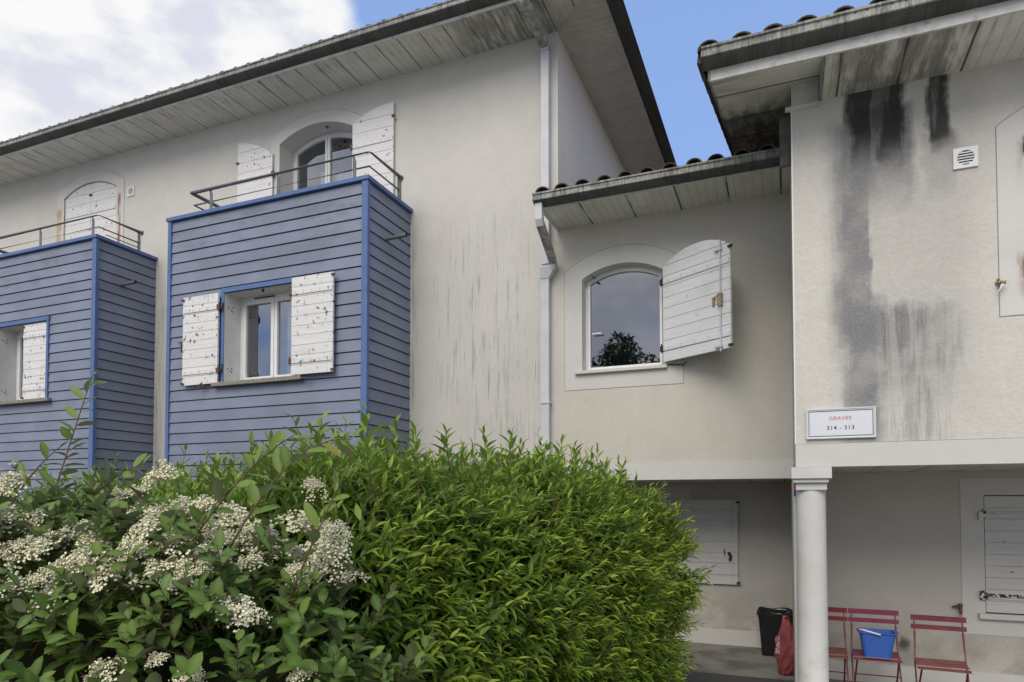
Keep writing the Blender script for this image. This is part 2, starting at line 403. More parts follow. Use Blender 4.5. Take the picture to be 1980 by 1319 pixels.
def tiles_front(mb, x0, x1, ye, ze, length, slope, sp=.252, r=.085, hip=None, start=0.0):
    """rows of barrel tiles running up the slope"""
    x = x0+start; c, s_ = math.cos(slope), math.sin(slope)
    k = 0
    while x < x1+.01:
        L = length if hip is None else min(length, max(.3, hip-x))
        n = max(1, int(L/.42)); jy = random.uniform(-.012, .012)
        for i in range(n):
            a0 = i*L/n-.03; a1 = (i+1)*L/n
            vs = []; m = 9
            for a, rr, up in ((a0, r*1.05, .022), (a1, r*.86, .0)):
                for rad in (rr, rr-.014):
                    for j in range(m):
                        t = math.pi*j/(m-1)
                        dx = math.cos(t)*rad; h = math.sin(t)*rad*.78+up
                        vs.append((x+dx+jy, ye+a*c-h*s_, ze+a*s_+h*c))
            fs = []
            for j in range(m-1):
                fs += [(j, j+1, 2*m+j+1, 2*m+j), (m+j, 3*m+j, 3*m+j+1, m+j+1), (j, m+j, m+j+1, j+1), (2*m+j, 2*m+j+1, 3*m+j+1, 3*m+j)]
            mb.add(vs, fs)
        x += sp*random.uniform(.985, 1.015)
def shutter_boards(x0, x1, z0, ztop, y, th=.028, nb=9, gap=.006):
    """horizontal boards of one leaf, ztop(x) gives the outline of the top; front face at y-th"""
    mb = MB(); zmax = max(ztop(x0+(x1-x0)*i/24) for i in range(25)); h = (zmax-z0)/nb
    for b in range(nb):
        a, e = z0+b*h+gap/2, z0+(b+1)*h-gap/2
        top = [(x0+(x1-x0)*i/16, min(e, ztop(x0+(x1-x0)*i/16))) for i in range(16, -1, -1)]
        top = [p for p in top if p[1] > a+.001]
        if len(top) < 2: continue
        xa, xb = top[-1][0], top[0][0]
        mb.prism([(xa, a), (xb, a)]+top, y-th, y)
    return mb
def shutter(parent, x0, x1, z0, ztop, y, m, hinge='r', th=.028, nb=9, rod=True, hw='rust', M4=None):
    """a shutter leaf (child) of a window; hinge side 'l' or 'r'"""
    if not callable(ztop): zt = ztop; ztop = lambda x: zt
    mb = shutter_boards(x0, x1, z0, ztop, y, th, nb)
    zz = min(ztop(x0+.01), ztop(x1-.01)); H = zz-z0
    for f in (.14, .84): mb.box(x0+.01, x1-.01, y-th-.012, y-th+.002, z0+H*f-.028, z0+H*f+.028)      # ledges, same paint
    start = len(mb.v)
    mb.box(x0+.004, x1-.004, y-.018, y-.008, z0+.01, zz-.012)
    if M4: mb.xform(M4)
    o = obj('shutter', mb, m, parent)
    nb_ = MB(); kx = 5
    for f in (.14, .84):
        for i in range(kx):
            xx = x0+(x1-x0)*(.1+.8*i/(kx-1)); zz_ = z0+H*f
            for dz in (-.012, .012): nb_.box(xx-.0035, xx+.0035, y-th-.0145, y-th-.011, zz_+dz-.0035, zz_+dz+.0035)
    if M4: nb_.xform(M4)
    no = obj('nail_heads', nb_, M['iron'], parent); no.parent = o; no.location = (0, 0, 0)
    # ironwork
    ib = MB(); hx = x1 if hinge == 'r' else x0; sg = 1 if hinge == 'r' else -1; fx = x0 if hinge == 'r' else x1
    for f in (.14, .84):
        z = z0+H*f
        ib.box(min(hx-.012*sg, hx+.035*sg), max(hx-.012*sg, hx+.035*sg), y-.045, y-.004, z-.03, z+.035)
        ib.tube([(hx+.02*sg, y-.035, z-.05), (hx+.02*sg, y-.035, z+.06)], .009, 6)
    if rod:
        rx = fx+.085*sg*-1 if False else fx+(.075 if hinge == 'r' else -.075)
    for zq in (z0+.03, zz-.04):
        ib.box(fx-.02, fx+.03, y-th-.022, y-th+.004, zq-.012, zq+.012)
    if M4: ib.xform(M4)
    objs('hinge', ib, M[hw], parent)
    return o
def casement(parent, x0, x1, z0, zs, rise, y, leaves=1, fr=.05, mat='pvc', transom=None, curtain=None, depth=.5, sf=.055):
    """frame with one or two glazed leaves, panes set back"""
    mb = MB(); n = 16
    if rise > 0:
        outer = arch_loop(x0, x1, z0, zs, rise, n); inner = arch_loop(x0+fr, x1-fr, z0+fr, zs-fr*.5, rise*.93, n)
    else:
        outer = [(x0, z0), (x1, z0), (x1, zs), (x0, zs)]; inner = [(x0+fr, z0+fr), (x1-fr, z0+fr), (x1-fr, zs-fr), (x0+fr, zs-fr)]
    ring(mb, outer, inner, y, y+.06)
    xi0, xi1, zi0 = x0+fr, x1-fr, z0+fr
    ztop = (lambda x: arch_z(x, xi0, xi1, zs-fr*.5, rise*.93)) if rise > 0 else (lambda x: zs-fr)
    edges = [(xi0, xi1)] if leaves == 1 else [(xi0, (xi0+xi1)/2), ((xi0+xi1)/2, xi1)]
    panes = MB()
    for a, b in edges:
        a2, b2 = a+.004, b-.004
        lo = [(a2, zi0+.004), (b2, zi0+.004)]+[(b2+(a2-b2)*i/n, ztop(b2+(a2-b2)*i/n)-.004) for i in range(n+1)]
        ai, bi = a+sf, b-sf
        li = [(ai, zi0+sf), (bi, zi0+sf)]+[(bi+(ai-bi)*i/n, ztop(bi+(ai-bi)*i/n)-sf) for i in range(n+1)]
        ring(mb, lo, li, y-.015, y+.045)
        panes.add([(p[0], y+.02, p[1]) for p in li], [tuple(range(len(li)))])
    f = obj('frame', mb, M[mat], parent, bevel=.004)
    obj('pane', panes, M['glass'], parent)
    # dark room behind, and a curtain where the photo shows one
    rb = MB(); e = .12
    zt = zs+rise
    rb.quad((x0-e, y+depth+1.2, z0-e), (x1+e, y+depth+1.2, z0-e), (x1+e, y+depth+1.2, zt+e), (x0-e, y+depth+1.2, zt+e))
    for q in (((x0-e, z0-e), (x0-e, zt+e)), ((x1+e, z0-e), (x1+e, zt+e)), ((x0-e, z0-e), (x1+e, z0-e)), ((x0-e, zt+e), (x1+e, zt+e))):
        (ax, az), (bx, bz) = q
        rb.quad((ax, y+.07, az), (bx, y+.07, bz), (bx, y+depth+1.2, bz), (ax, y+depth+1.2, az))
    obj('dark_room', rb, M['dark'], parent)
    if curtain:
        cb = MB()
        for (cx0, cx1, cz0, cz1) in curtain:
            k = 40; vs = []
            for i in range(k+1):
                xx = cx0+(cx1-cx0)*i/k; yy = y+.16+.02*math.sin(i*1.3)+.012*math.sin(i*2.9)
                vs += [(xx, yy, cz0), (xx, yy, cz1)]
            cb.add(vs, [(2*i, 2*i+2, 2*i+3, 2*i+1) for i in range(k)])
        obj('curtain', cb, M['curtain'], parent, smooth=True)
    return f
def part(name, parent, loc):
    o = bpy.data.objects.new(name, None); COL.objects.link(o); o.parent = parent; o.location = Vector(loc)-base_of(parent); return o
def vent(parent, x0, z0, w, h, y):
    v = MB(); n = 24; cx, cz = x0+w/2, z0+h/2; r = min(w, h)*.36
    outer = []
    for i in range(n):
        a = 2*math.pi*i/n+math.pi/4; c, s_ = math.cos(a), math.sin(a); k = 1/max(abs(c), abs(s_))
        outer.append((cx+c*k*w/2, cz+s_*k*h/2))
    inner = [(cx+math.cos(2*math.pi*i/n+math.pi/4)*r, cz+math.sin(2*math.pi*i/n+math.pi/4)*r) for i in range(n)]
    ring(v, outer, inner, y-.018, y-.001)
    for i in range(-2, 3):
        zz = cz+i*r*.36; hw = math.sqrt(max(r*r-(i*r*.36)**2, 0))
        v.box(cx-hw, cx+hw, y-.014, y-.008, zz-.005, zz+.005)
    o = obj('vent', v, M['plastic'], parent)
    d = MB(); d.add([(p[0], y-.003, p[1]) for p in inner], [tuple(range(n))]); 
    o2 = obj('vent_hole', d, M['darkhole'], parent); o2.parent = o; o2.location = (0, 0, 0)

# ================================================================== TALL BUILDING (left)
LB = thing('apartment_building', 'tall grey rendered apartment building with two blue boarded balcony bays', 'building', (-8, DL, 0))
P = 4.97
up_open = arch_loop(-7.22, -5.86, 5.25, 7.50, .185)
up_open2 = arch_loop(-7.22-P, -5.86-P, 5.25, 7.50, .185)
bay_low = []
w = MB()
w.panel([(-19, 0), (XL, 0), (XL, ZS+.1), (-19, ZS+.1)], [up_open, up_open2], DL)
obj('wall', w, M['wall_l'], LB)
w = MB(); w.quad((XL, DL, 0), (XL, 16, 0), (XL, 16, ZS+.1), (XL, DL, ZS+.1)); w.box(XL-.3, XL-.01, 15.7, 16, 0, ZS)
w.quad((-19, 16, 0), (XL, 16, 0), (XL, 16, ZS), (-19, 16, ZS)); w.quad((-19, DL, 0), (-19, 16, 0), (-19, 16, ZS), (-19, DL, ZS))
o = objs('side_wall', w, M['wall_side'], LB)
w = MB(); w.box(XL-.022, XL+.004, DL-.004, DL+.02, 5.6, ZS); obj('corner_bead', w, M['trim_w'], LB)
# roof with gutter, fascia, soffit, tiles
sl = R(16.5)
rf = MB(); EY, EZ = 7.38, 8.20
RX, RY = -1.91, 12.0; rz = EZ+(RY-EY)*math.tan(sl)
hx = RX-(RY-EY)
rf.add([(-19.5, EY, EZ), (RX, EY, EZ), (hx, RY, rz), (-19.5, RY, rz), (RX, 16.6, EZ), (-19.5, 16.6, EZ)], [(0,1,2,3), (1,4,2), (4,5,3,2)])
roof = obj('roof', rf, M['tile'], LB)
tb = MB(); tiles_front(tb, -18.9, RX-.1, EY-.03, EZ-.03, 4.6, sl, hip=RX+.1, r=.075)
def sub(name, mb, m, parent, **k):
    o = obj(name, mb, m, parent, **k); return o
sub('tile_rows', tb, M['tile'], roof, smooth=False)
g = MB(); gutter(g, -19.5, -1.85, 7.30, 7.43, 8.22)
gutter(g, 7.31, 16.7, -1.83, -1.965, 8.22, axis='y'); sub('gutter', g, M['gutter'], roof)
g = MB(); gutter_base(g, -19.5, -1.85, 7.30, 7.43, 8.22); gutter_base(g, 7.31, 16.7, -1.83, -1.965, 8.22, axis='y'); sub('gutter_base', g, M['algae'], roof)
g = MB(); g.box(-19.5, -1.985, 7.432, 7.455, ZS-.012, 8.2); g.box(-1.985, -1.968, 7.432, 16.6, ZS-.012, 8.2); sub('fascia', g, M['fascia'], roof)
g = MB(); g.add([(-19.5, 7.455, ZS), (-1.985, 7.455, ZS), (XL, DL, ZS), (-19.5, DL, ZS)], [(0,3,2,1)]); sub('soffit', g, M['sof_l'], roof)
g = MB(); g.add([(-1.985, 7.455, ZS), (-1.985, 16.6, ZS), (XL, 16.6, ZS), (XL, DL, ZS)], [(0,1,2,3)]); sub('side_soffit', g, M['sof_s'], roof)
g = MB(); a = Vector((-1.985, 7.455, ZS-.004)); b = Vector((XL, DL, ZS-.004)); d = (b-a).normalized(); nn = Vector((-d.y, d.x, 0))*.012
g.add([a-nn, a+nn, b+nn, b-nn, a-nn-Vector((0,0,.008)), a+nn-Vector((0,0,.008)), b+nn-Vector((0,0,.008)), b-nn-Vector((0,0,.008))], [(0,1,2,3),(7,6,5,4),(0,4,5,1),(1,5,6,2),(2,6,7,3),(3,7,4,0)])
sub('mitre_strip', g, M['fascia'], roof)
# arched reveals and surrounds upstairs
def arch_window_trim(parent, x0, x1, z0, zs, rise, tw, y, mat, foot=None, rev=.3, rm='reveal', proud=.005):
    inner = arch_loop(x0, x1, z0, zs, rise)
    h = (x1-x0)/2; rad = (h*h+rise*rise)/(2*rise); c = zs+rise-rad; R2 = rad+tw*.95; ho = h+tw
    zso = c+math.sqrt(R2*R2-ho*ho); ro = c+R2-zso
    outer = arch_loop(x0-tw, x1+tw, foot if foot is not None else z0, zso, ro)
    mb = MB(); ring(mb, outer, inner, y-proud, y+.002); objs('surround', mb, mat, parent)
    big = arch_loop(x0-tw-.006, x1+tw+.006, (foot if foot is not None else z0)-.006, zso+.004, ro+.003)
    mb = MB(); ring(mb, big, outer, y-.002, y+.003); obj('joint_line', mb, M['joint'], parent)  # thin dark ring for the joint around the surround
    mb = MB(); mb.reveal(inner, y-proud+.001, y+rev); obj('reveal', mb, M[rm], parent)
for k, dx in enumerate((0, -P)):
    D = part('balcony_door', LB, (-6.54+dx, DL, 5.25))
    x0, x1 = -7.22+dx, -5.86+dx
    arch_window_trim(D, x0, x1, 5.25, 7.50, .185, .19, DL, M['trim_l'], rev=.34)
    if k == 0:
        casement(D, x0+.0, x1-.0, 5.25, 7.50, .185, DL+.30, 2, .045, sf=.045, curtain=[(x0+.42, x0+.66, 5.2, 7.18), (x1-.66, x1-.02, 5.2, 7.1)])
        shutter(D, -8.02, -7.325, 5.3, lambda x: arch_z(-7.325+(-7.325-x)-.105, -7.22, -5.86, 7.50, .175)+0, DL-.02, M['sh_mid'], 'r', nb=14)
        shutter(D, -5.835, -5.135, 5.3, lambda x: arch_z(-5.835-(x+5.835)-.025, -7.22, -5.86, 7.50, .175), DL-.02, M['sh_mid'], 'l', nb=14)
        hk = MB()
        for a in (0, 2.1, 4.2): hk.tube([(-6.4, DL+.1, 7.665), (-6.4+.04*math.cos(a), DL+.1+.03*math.sin(a), 7.635)], .007, 5)
        objs('bolt_keeper', hk, M['iron'], D)
    else:
        for a, b, hh in ((x0+.005, (x0+x1)/2-.003, 'l'), ((x0+x1)/2+.003, x1-.005, 'r')):
            shutter(D, a, b, 5.3, lambda x: arch_z(x, x0, x1, 7.49, .18), DL+.045, M['sh_mid'], hh, nb=14, hw='rust')
vent(LB, -10.545, 7.25, .165, .165, DL)

# blue bays
ZC = 6.085
def bay(dx, posts, rail_x0, low_window):
    x0, x1 = -8.30+dx, -4.86+dx
    B = part('balcony_bay', LB, ((x0+x1)/2, DB, 0))
    # window opening in the front, ground shutter opening too
    op = [(-7.215+dx, 3.60), (-5.98+dx, 3.60), (-5.98+dx, 4.86), (-7.215+dx, 4.86)]
    lo = [(-7.215+dx, .9), (-5.95+dx, .9), (-5.95+dx, 2.05), (-7.215+dx, 2.05)]
    s = MB(); st = .155; n = int(6.02/st)+1
    holes = [(op[0][0], op[1][0], 3.60, 4.86), (lo[0][0], lo[1][0], .9, 2.05)]
    for i in range(n):
        zt = 6.02-i*st; zb = max(zt-st, 0.0)
        if zt <= 0: break
        segs = [(x0+.05, x1-.07, [])]
        cuts = [h for h in holes if zb < h[3] and zt > h[2]]
        spans = [(x0+.05, x1-.07, zb, zt)]
        for h in cuts:
            ns = []
            for (a, b, c, d) in spans:
                ns.append((a, h[0]-.05, c, d)); ns.append((h[1]+.05, b, c, d))
                if d > h[3]+.055: ns.append((h[0]-.05, h[1]+.05, h[3]+.055, d))
                if c < h[2]-.002: ns.append((h[0]-.05, h[1]+.05, c, h[2]-.002))
            spans = ns
        for (a, b, c, d) in spans:
            if b-a < .01 or d-c < .005: continue
            g0 = c+.013 if abs(c-zb) < 1e-6 else c
            def yo(z): return DB+.004+.016*(z-zb)/st   # lapped: bottom edge stands forward
            s.add([(a, yo(g0), g0), (b, yo(g0), g0), (b, yo(d), d), (a, yo(d), d), (a, DB+.04, g0), (b, DB+.04, g0), (a, DB+.04, d), (b, DB+.04, d)],
                  [(0,1,2,3), (0,4,5,1), (3,2,7,6)])
        # right and left side boards
        g0 = zb+.013
        for X, sg in ((x1, 1), (x0, -1)):
            def xo(z): return X-sg*(.004+.016*(z-zb)/st)
            v = [(xo(g0), DB+.03, g0), (xo(g0), DL-.001, g0), (xo(zt), DL-.001, zt), (xo(zt), DB+.03, zt), (X-sg*.04, DB+.03, g0), (X-sg*.04, DL-.001, g0), (X-sg*.04, DB+.03, zt), (X-sg*.04, DL-.001, zt)]
            s.add(v, [(0,1,2,3), (0,4,5,1), (3,2,7,6)] if sg > 0 else [(3,2,1,0), (1,5,4,0), (6,7,2,3)])
    obj('boards', s, M['siding'], B)
    # backing and inner shell
    s = MB(); yb = DB+.03
    hl = [[(h[0], h[2]), (h[1], h[2]), (h[1], h[3]), (h[0], h[3])] for h in holes]
    s.panel([(x0+.03, 0), (x1-.03, 0), (x1-.03, 6.03), (x0+.03, 6.03)], hl, yb)
    s.quad((x1-.035, yb, 0), (x1-.035, DL-.002, 0), (x1-.035, DL-.002, 6.03), (x1-.035, yb, 6.03)); s.quad((x0+.035, yb, 0), (x0+.035, yb, 6.03), (x0+.035, DL-.002, 6.03), (x0+.035, DL-.002, 0))
    obj('backing', s, M['iron'], B)
    s = MB(); s.quad((x0+.16, DB+.16, 5.2), (x1-.16, DB+.16, 5.2), (x1-.16, DB+.16, 6.04), (x0+.16, DB+.16, 6.04))
    s.quad((x0+.16, DB+.16, 5.2), (x0+.16, DB+.16, 6.04), (x0+.16, DL-.002, 6.04), (x0+.16, DL-.002, 5.2)); s.quad((x1-.16, DB+.16, 5.2), (x1-.16, DL-.002, 5.2), (x1-.16, DL-.002, 6.04), (x1-.16, DB+.16, 6.04))
    s.quad((x0+.16, DB+.16, 5.22), (x0+.16, DL-.002, 5.22), (x1-.16, DL-.002, 5.22), (x1-.16, DB+.16, 5.22)); obj('parapet_lining', s, M['blue_in'], B)
    # corner trims
    s = MB(); s.box(x1-.082, x1+.008, DB-.012, DB+.028, 0, 6.03); s.box(x1-.004, x1+.0075, DB+.028, DB+.045, 0, 6.03); obj('corner_trim', s, M['blue'], B, bevel=.003)
    s = MB(); s.box(x0-.008, x0+.055, DB-.012, DB+.028, 0, 6.03); obj('corner_trim', s, M['blue'], B, bevel=.003)
    # coping
    s = MB(); s.box(x0-.03, x1+.03, DB-.03, DB+.19, 6.032, ZC); s.box(x1-.19, x1+.03, DB+.19, DL-.003, 6.032, ZC-.002); s.box(x0-.03, x0+.19, DB+.19, DL-.003, 6.032, ZC-.002)
    obj('coping', s, M['blue'], B, bevel=.004)
    # railing
    s = MB(); zr = 6.385; yr = DB+.0; xr = x1+.03; xl = rail_x0
    s.tube([(xl, DL-.15, zr), (xl, yr, zr), (xr, yr, zr), (xr, DL-.30, zr)], .027, 10)
    s.tube([(xl+.03, DL-.15, zr-.175), (xl+.03, yr+.02, zr-.175), (xr-.02, yr+.02, zr-.175), (xr-.02, DL-.32, zr-.175)], .012, 8)
    if dx: s.tube([(xr-.02, DB+.15, zr-.255), (xr-.02, DL-.32, zr-.255)], .008, 6)
    objs('railing', s, M['rail'], B, smooth=True)
    for px in posts:
        s = MB(); s.prism([(px-.028, ZC-.02), (px+.022, ZC-.02), (px+.022, zr-.075), (px+.012, zr-.05), (px-.01, zr-.004), (px-.028, zr-.004)], yr+.01, yr+.018)
        obj('rail_post', s, M['rail'], B)
    s = MB(); s.box(xr-.04, xr+.022, DL-.36, DL-.352, ZC-.02, zr+.02); s.tube([(xr, DL-.31, zr-.04), (xr, DL-.29, zr+.04)], .012, 6)
    obj('rail_post', s, M['rail'], B)
    s = MB(); s.tube([(x1-.03, 7.51, 5.43), (x1+.30, 7.51, 5.44)], .026, 12, cap=False); s.tube([(x1+.18, 7.51, 5.437), (x1+.305, 7.51, 5.44)], .029, 12, cap=False)
    obj('drain_spout', s, M['rail'], B, smooth=True)
    return B, x0, x1
def win_set(parent, dx, name='window'):
    W = part(name, parent, (-6.6+dx, DB, 3.6)); x0, x1 = -7.215+dx, -5.98+dx
    rv = MB(); rv.reveal([(x0, 3.60), (x1, 3.60), (x1, 4.86), (x0, 4.86)], DB+.0, DB+.36); obj('reveal', rv, M['reveal_b'], W)
    casement(W, x0+.0, x1-.0, 3.60, 4.86, 0, DB+.30, 2, .055, curtain=[(x1-.53, x1-.12, 3.6, 4.8)] if dx == 0 else None)
    vb = MB(); vb.box(x0+.25, x0+.62, DB+.29, DB+.302, 4.825, 4.842); obj('trickle_vent', vb, M['iron'], W)
    tb_ = MB(); tb_.box(x0-.055, x1+.06, DB-.016, DB+.03, 4.86, 4.925); tb_.box(x0-.052, x0-.001, DB-.012, DB+.03, 3.60, 4.86); tb_.box(x1+.001, x1+.052, DB-.012, DB+.03, 3.60, 4.86)
    objs('surround', tb_, M['blue'], W, bevel=.003)
    sb = MB(); sb.box(x0-.165, x1+.14, DB-.07, DB+.30, 3.545, 3.602); obj('sill', sb, M['stone'], W, bevel=.008)
    hb = MB()
    for z in (4.66, 3.80):
        for q in ((.012, 0), (.06, -.02), (.085, .02), (.085, -.035)): hb.box(x0, x0+.006, DB+.05+q[0], DB+.065+q[0], z+q[1], z+.014+q[1])
        hb.tube([(x0-.012, DB-.02, z-.05), (x0-.012, DB-.02, z+.06)], .01, 6)
    hb.tube([(-6.6+dx, DB+.07, 4.86), (-6.6+dx, DB+.07, 4.825)], .018, 6)
    objs('hinge', hb, M['iron'], W)
    return W, x0, x1
B2, bx0, bx1 = bay(0, (-7.50, -6.30, -5.07), -7.86, True)
W, x0, x1 = win_set(LB, 0)
shutter(W, -7.93, -7.275, 3.592, 4.855, DB-.03, M['sh_peel'], 'r', nb=10)
shutter(W, -5.985, -5.325, 3.605, 4.895, DB-.045, M['sh_peel'], 'l', nb=10)
hb = MB(); hb.box(-8.03, -7.90, DB-.05, DB-.035, 4.215, 4.235); hb.tube([(-7.98, DB-.04, 4.23), (-7.96, DB-.05, 4.08)], .014, 5); hb.tube([(-7.6, DB-.09, 3.56), (-7.55, DB-.05, 3.62)], .012, 5); hb.tube([(-7.65, DB-.08, 3.545), (-7.5, DB-.08, 3.575)], .01, 5)
hb.tube([(-5.86, DB-.05, 3.56), (-5.70, DB-.09, 3.555)], .011, 5)
objs('shutter_catch', hb, M['rust'], W)
B1, cx0, cx1 = bay(-P, (-11.17, -9.93), -7.86-P, True)
W, x0, x1 = win_set(LB, -P)
shutter(W, -11.55, -10.955, 3.612, 4.85, DB+.045, M['sh_peel'], 'r', nb=10)
for dx in (0, -P):    # ground-floor windows of the bays with closed white shutters
    W = part('window', LB, (-6.6+dx, DB, .9)); x0, x1 = -7.215+dx, -5.95+dx; m_ = (x0+x1)/2
    tb_ = MB(); tb_.box(x0-.052, x1+.052, DB-.016, DB+.03, 2.05, 2.11); tb_.box(x0-.052, x0-.001, DB-.012, DB+.03, .9, 2.05); tb_.box(x1+.001, x1+.052, DB-.012, DB+.03, .9, 2.05); objs('surround', tb_, M['blue'], W)
    shutter(W, x0+.004, m_-.003, .9, 2.045, DB+.045, M['sh_ok'], 'l'); shutter(W, m_+.003, x1-.004, .9, 2.045, DB+.045, M['sh_ok'], 'r')
# wall lamps beside the bays
for dx, lab in ((-P-.08, 'round bulkhead lamp on the left blue bay above its ground floor shutters'), (0, 'round bulkhead lamp on the right blue bay, half hidden by the hedge')):
    lx, lz = -6.555+dx, 2.56
    T = thing('wall_lamp', lab, 'lamp', (lx, DB, lz), 'bulkhead lamps on the blue bays')
    n = 20; hw = MB(); vs = []; fs = []
    prof = [(.085, DB-.002), (.088, DB-.03), (.082, DB-.055), (.06, DB-.075), (.0, DB-.085)]
    for r_, y_ in prof: vs += [(lx+r_*math.cos(2*math.pi*k/n)*1.05, y_, lz+r_*math.sin(2*math.pi*k/n)*.8) for k in range(n)]
    for i in range(len(prof)-1): fs += [(i*n+k, i*n+(k+1) % n, (i+1)*n+(k+1) % n, (i+1)*n+k) for k in range(n)]
    hw.add(vs, fs); obj('lamp_body', hw, M['stone'] if dx else M['fascia'], T, smooth=True)
    hw = MB(); hw.box(lx-.095, lx+.095, DB-.082, DB-.004, lz-.006, lz+.006); obj('lamp_guard', hw, M['plastic'], T)

# downpipe of the tall building
def rect_pipe(mb, pts, w=.104, d=.075):
    """box-section pipe through the points, widths kept along x"""
    vs = []; N = len(pts)
    for i, p in enumerate(pts):
        p = Vector(p)
        a = Vector(pts[max(i-1, 0)]); b = Vector(pts[min(i+1, N-1)]); t = (b-a).normalized()
        u = Vector((1, 0, 0)); v = t.cross(u).normalized()
        for sx, sy in ((-1,-1), (-.6,-1.12), (.6,-1.12), (1,-1), (1,1), (-1,1)): vs.append(p+u*sx*w/2+v*sy*d/2*(1 if t.z < 0 else -1))
    fs = [(i*6+k, i*6+(k+1) % 6, (i+1)*6+(k+1) % 6, (i+1)*6+k) for i in range(N-1) for k in range(6)]+[tuple(range(6)), tuple((N-1)*6+k for k in range(6))]
    mb.add(vs, fs)
DPp = part('downpipe', LB, (-2.825, 8.08, 0))
s = MB(); rect_pipe(s, [(-2.825, 8.075, 7.83), (-2.825, 8.075, 5.0)]); obj('upper_pipe', s, M['pipe'], DPp)
s = MB(); rect_pipe(s, [(-2.83, 8.08, 4.82), (-2.83, 8.08, 0)], .108); s.box(-2.895, -2.765, 8.03, 8.135, 3.2, 3.23); obj('lower_pipe', s, M['pipe'], DPp)
s = MB(); rect_pipe(s, [(-2.84, 7.37, 8.13), (-2.84, 7.37, 7.98), (-2.838, 7.44, 7.93)], .11, .08); obj('elbow', s, M['pipe_dirty'], DPp)
s = MB(); rect_pipe(s, [(-2.838, 7.42, 7.95), (-2.827, 8.05, 7.87), (-2.825, 8.075, 7.80)], .112, .082); obj('sloping_pipe', s, M['pipe_dirty'], DPp)
s = MB(); zt, zb = 4.97, 4.81
s.add([(-2.89, 8.01, zt), (-2.675, 8.01, zt), (-2.675, 8.135, zt), (-2.89, 8.135, zt), (-2.886, 8.035, zb), (-2.774, 8.035, zb), (-2.774, 8.13, zb), (-2.886, 8.13, zb), (-2.89, 8.01, zt-.02), (-2.675, 8.01, zt-.02), (-2.675, 8.135, zt-.02), (-2.89, 8.135, zt-.02)],
      [(3,2,1,0), (0,1,9,8), (1,2,10,9), (3,0,8,11), (8,9,5,4), (9,10,6,5), (11,8,4,7), (4,5,6,7)])
obj('hopper', s, M['pipe'], DPp)

# ================================================================== LINK (low building)
KB = thing('passage_building', 'low beige building over a dark passage, with one arched window and open shutter', 'building', (-1.3, DL, 0))
XR = .085
op = arch_loop(-2.36, -1.345, 3.59, 4.765, .145)
w = MB(); w.panel([(XL, 2.43), (XR, 2.43), (XR, 5.5), (XL, 5.5)], [op], DL); obj('wall', w, M['wall_k'], KB)
w = MB(); w.box(XL, XR, DL-.012, DL+.2, 2.212, 2.428); obj('band', w, M['trim_w'], KB)
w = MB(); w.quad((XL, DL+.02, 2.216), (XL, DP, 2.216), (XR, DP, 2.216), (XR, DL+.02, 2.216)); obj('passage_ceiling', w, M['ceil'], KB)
pw = [(-2.5, .83), (-1.42, .83), (-1.42, 1.99), (-2.5, 1.99)]
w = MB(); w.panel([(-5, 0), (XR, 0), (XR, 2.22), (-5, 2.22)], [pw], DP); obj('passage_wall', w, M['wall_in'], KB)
w = MB(); w.box(-5, XR, DP-.014, DP-.001, .02, .225); obj('skirting', w, M['trim_w'], KB)
w = MB(); w.quad((XL, 16, 2.2), (XR, 16, 2.2), (XR, 16, 6), (XL, 16, 6)); obj('rear_wall', w, M['wall_k'], KB)
rf = MB(); ez = 5.56; rf.add([(-2.72, 7.38, ez-.01), (XR-.002, 7.38, ez-.01), (XR-.002, 16, ez+8.6*math.tan(sl)), (-2.679, 16, ez+8.6*math.tan(sl)), (-2.679, DL-.01, ez+.76*math.tan(sl)), (-2.72, DL-.01, ez+.76*math.tan(sl))], [(0,1,2,3,4,5)])
roof = obj('roof', rf, M['tile'], KB)
tb = MB(); tiles_front(tb, -2.605, XR-.05, 7.345, ez-.005, 3.5, sl, sp=.2475, r=.085); obj('tile_rows', tb, M['tile'], roof)
g = MB(); gutter(g, -2.72, XR-.002, 7.30, 7.43, 5.572); obj('gutter', g, M['gutter2'], roof)
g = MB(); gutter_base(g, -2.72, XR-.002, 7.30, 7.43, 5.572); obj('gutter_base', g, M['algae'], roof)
g = MB(); g.box(-2.665, XR-.002, 7.432, 7.455, 5.44, 5.56); obj('fascia', g, M['fascia'], roof)
g = MB(); g.box(-2.69, -2.665, 7.432, DL-.003, 5.437, 5.575+.1); obj('end_board', g, M['fascia'], roof)
g = MB(); g.quad((-2.665, 7.455, 5.455), (-2.665, DL, 5.455), (XR, DL, 5.455), (XR, 7.455, 5.455)); obj('soffit', g, M['sof_k'], roof)
Wk = part('window', KB, (-1.85, DL, 3.59))
arch_window_trim(Wk, -2.36, -1.345, 3.59, 4.765, .145, .232, DL, M['trim_w'], foot=3.362, rev=.2)
sb = MB(); sb.box(-2.45, -1.30, DL-.055, DL+.16, 3.555, 3.594); obj('sill', sb, M['trim_w'], Wk, bevel=.006)
casement(Wk, -2.36, -1.345, 3.594, 4.765, .145, DL+.15, 1, .03, sf=.036)
hd = MB(); hd.box(-2.26, -2.14, DL+.10, DL+.115, 4.08, 4.095); obj('window_handle', hd, M['plastic'], Wk)
hk = MB(); hk.tube([(-2.24, DL+.05, 4.80), (-2.2, DL+.05, 4.78)], .012, 6); objs('bolt_keeper', hk, M['iron'], Wk)
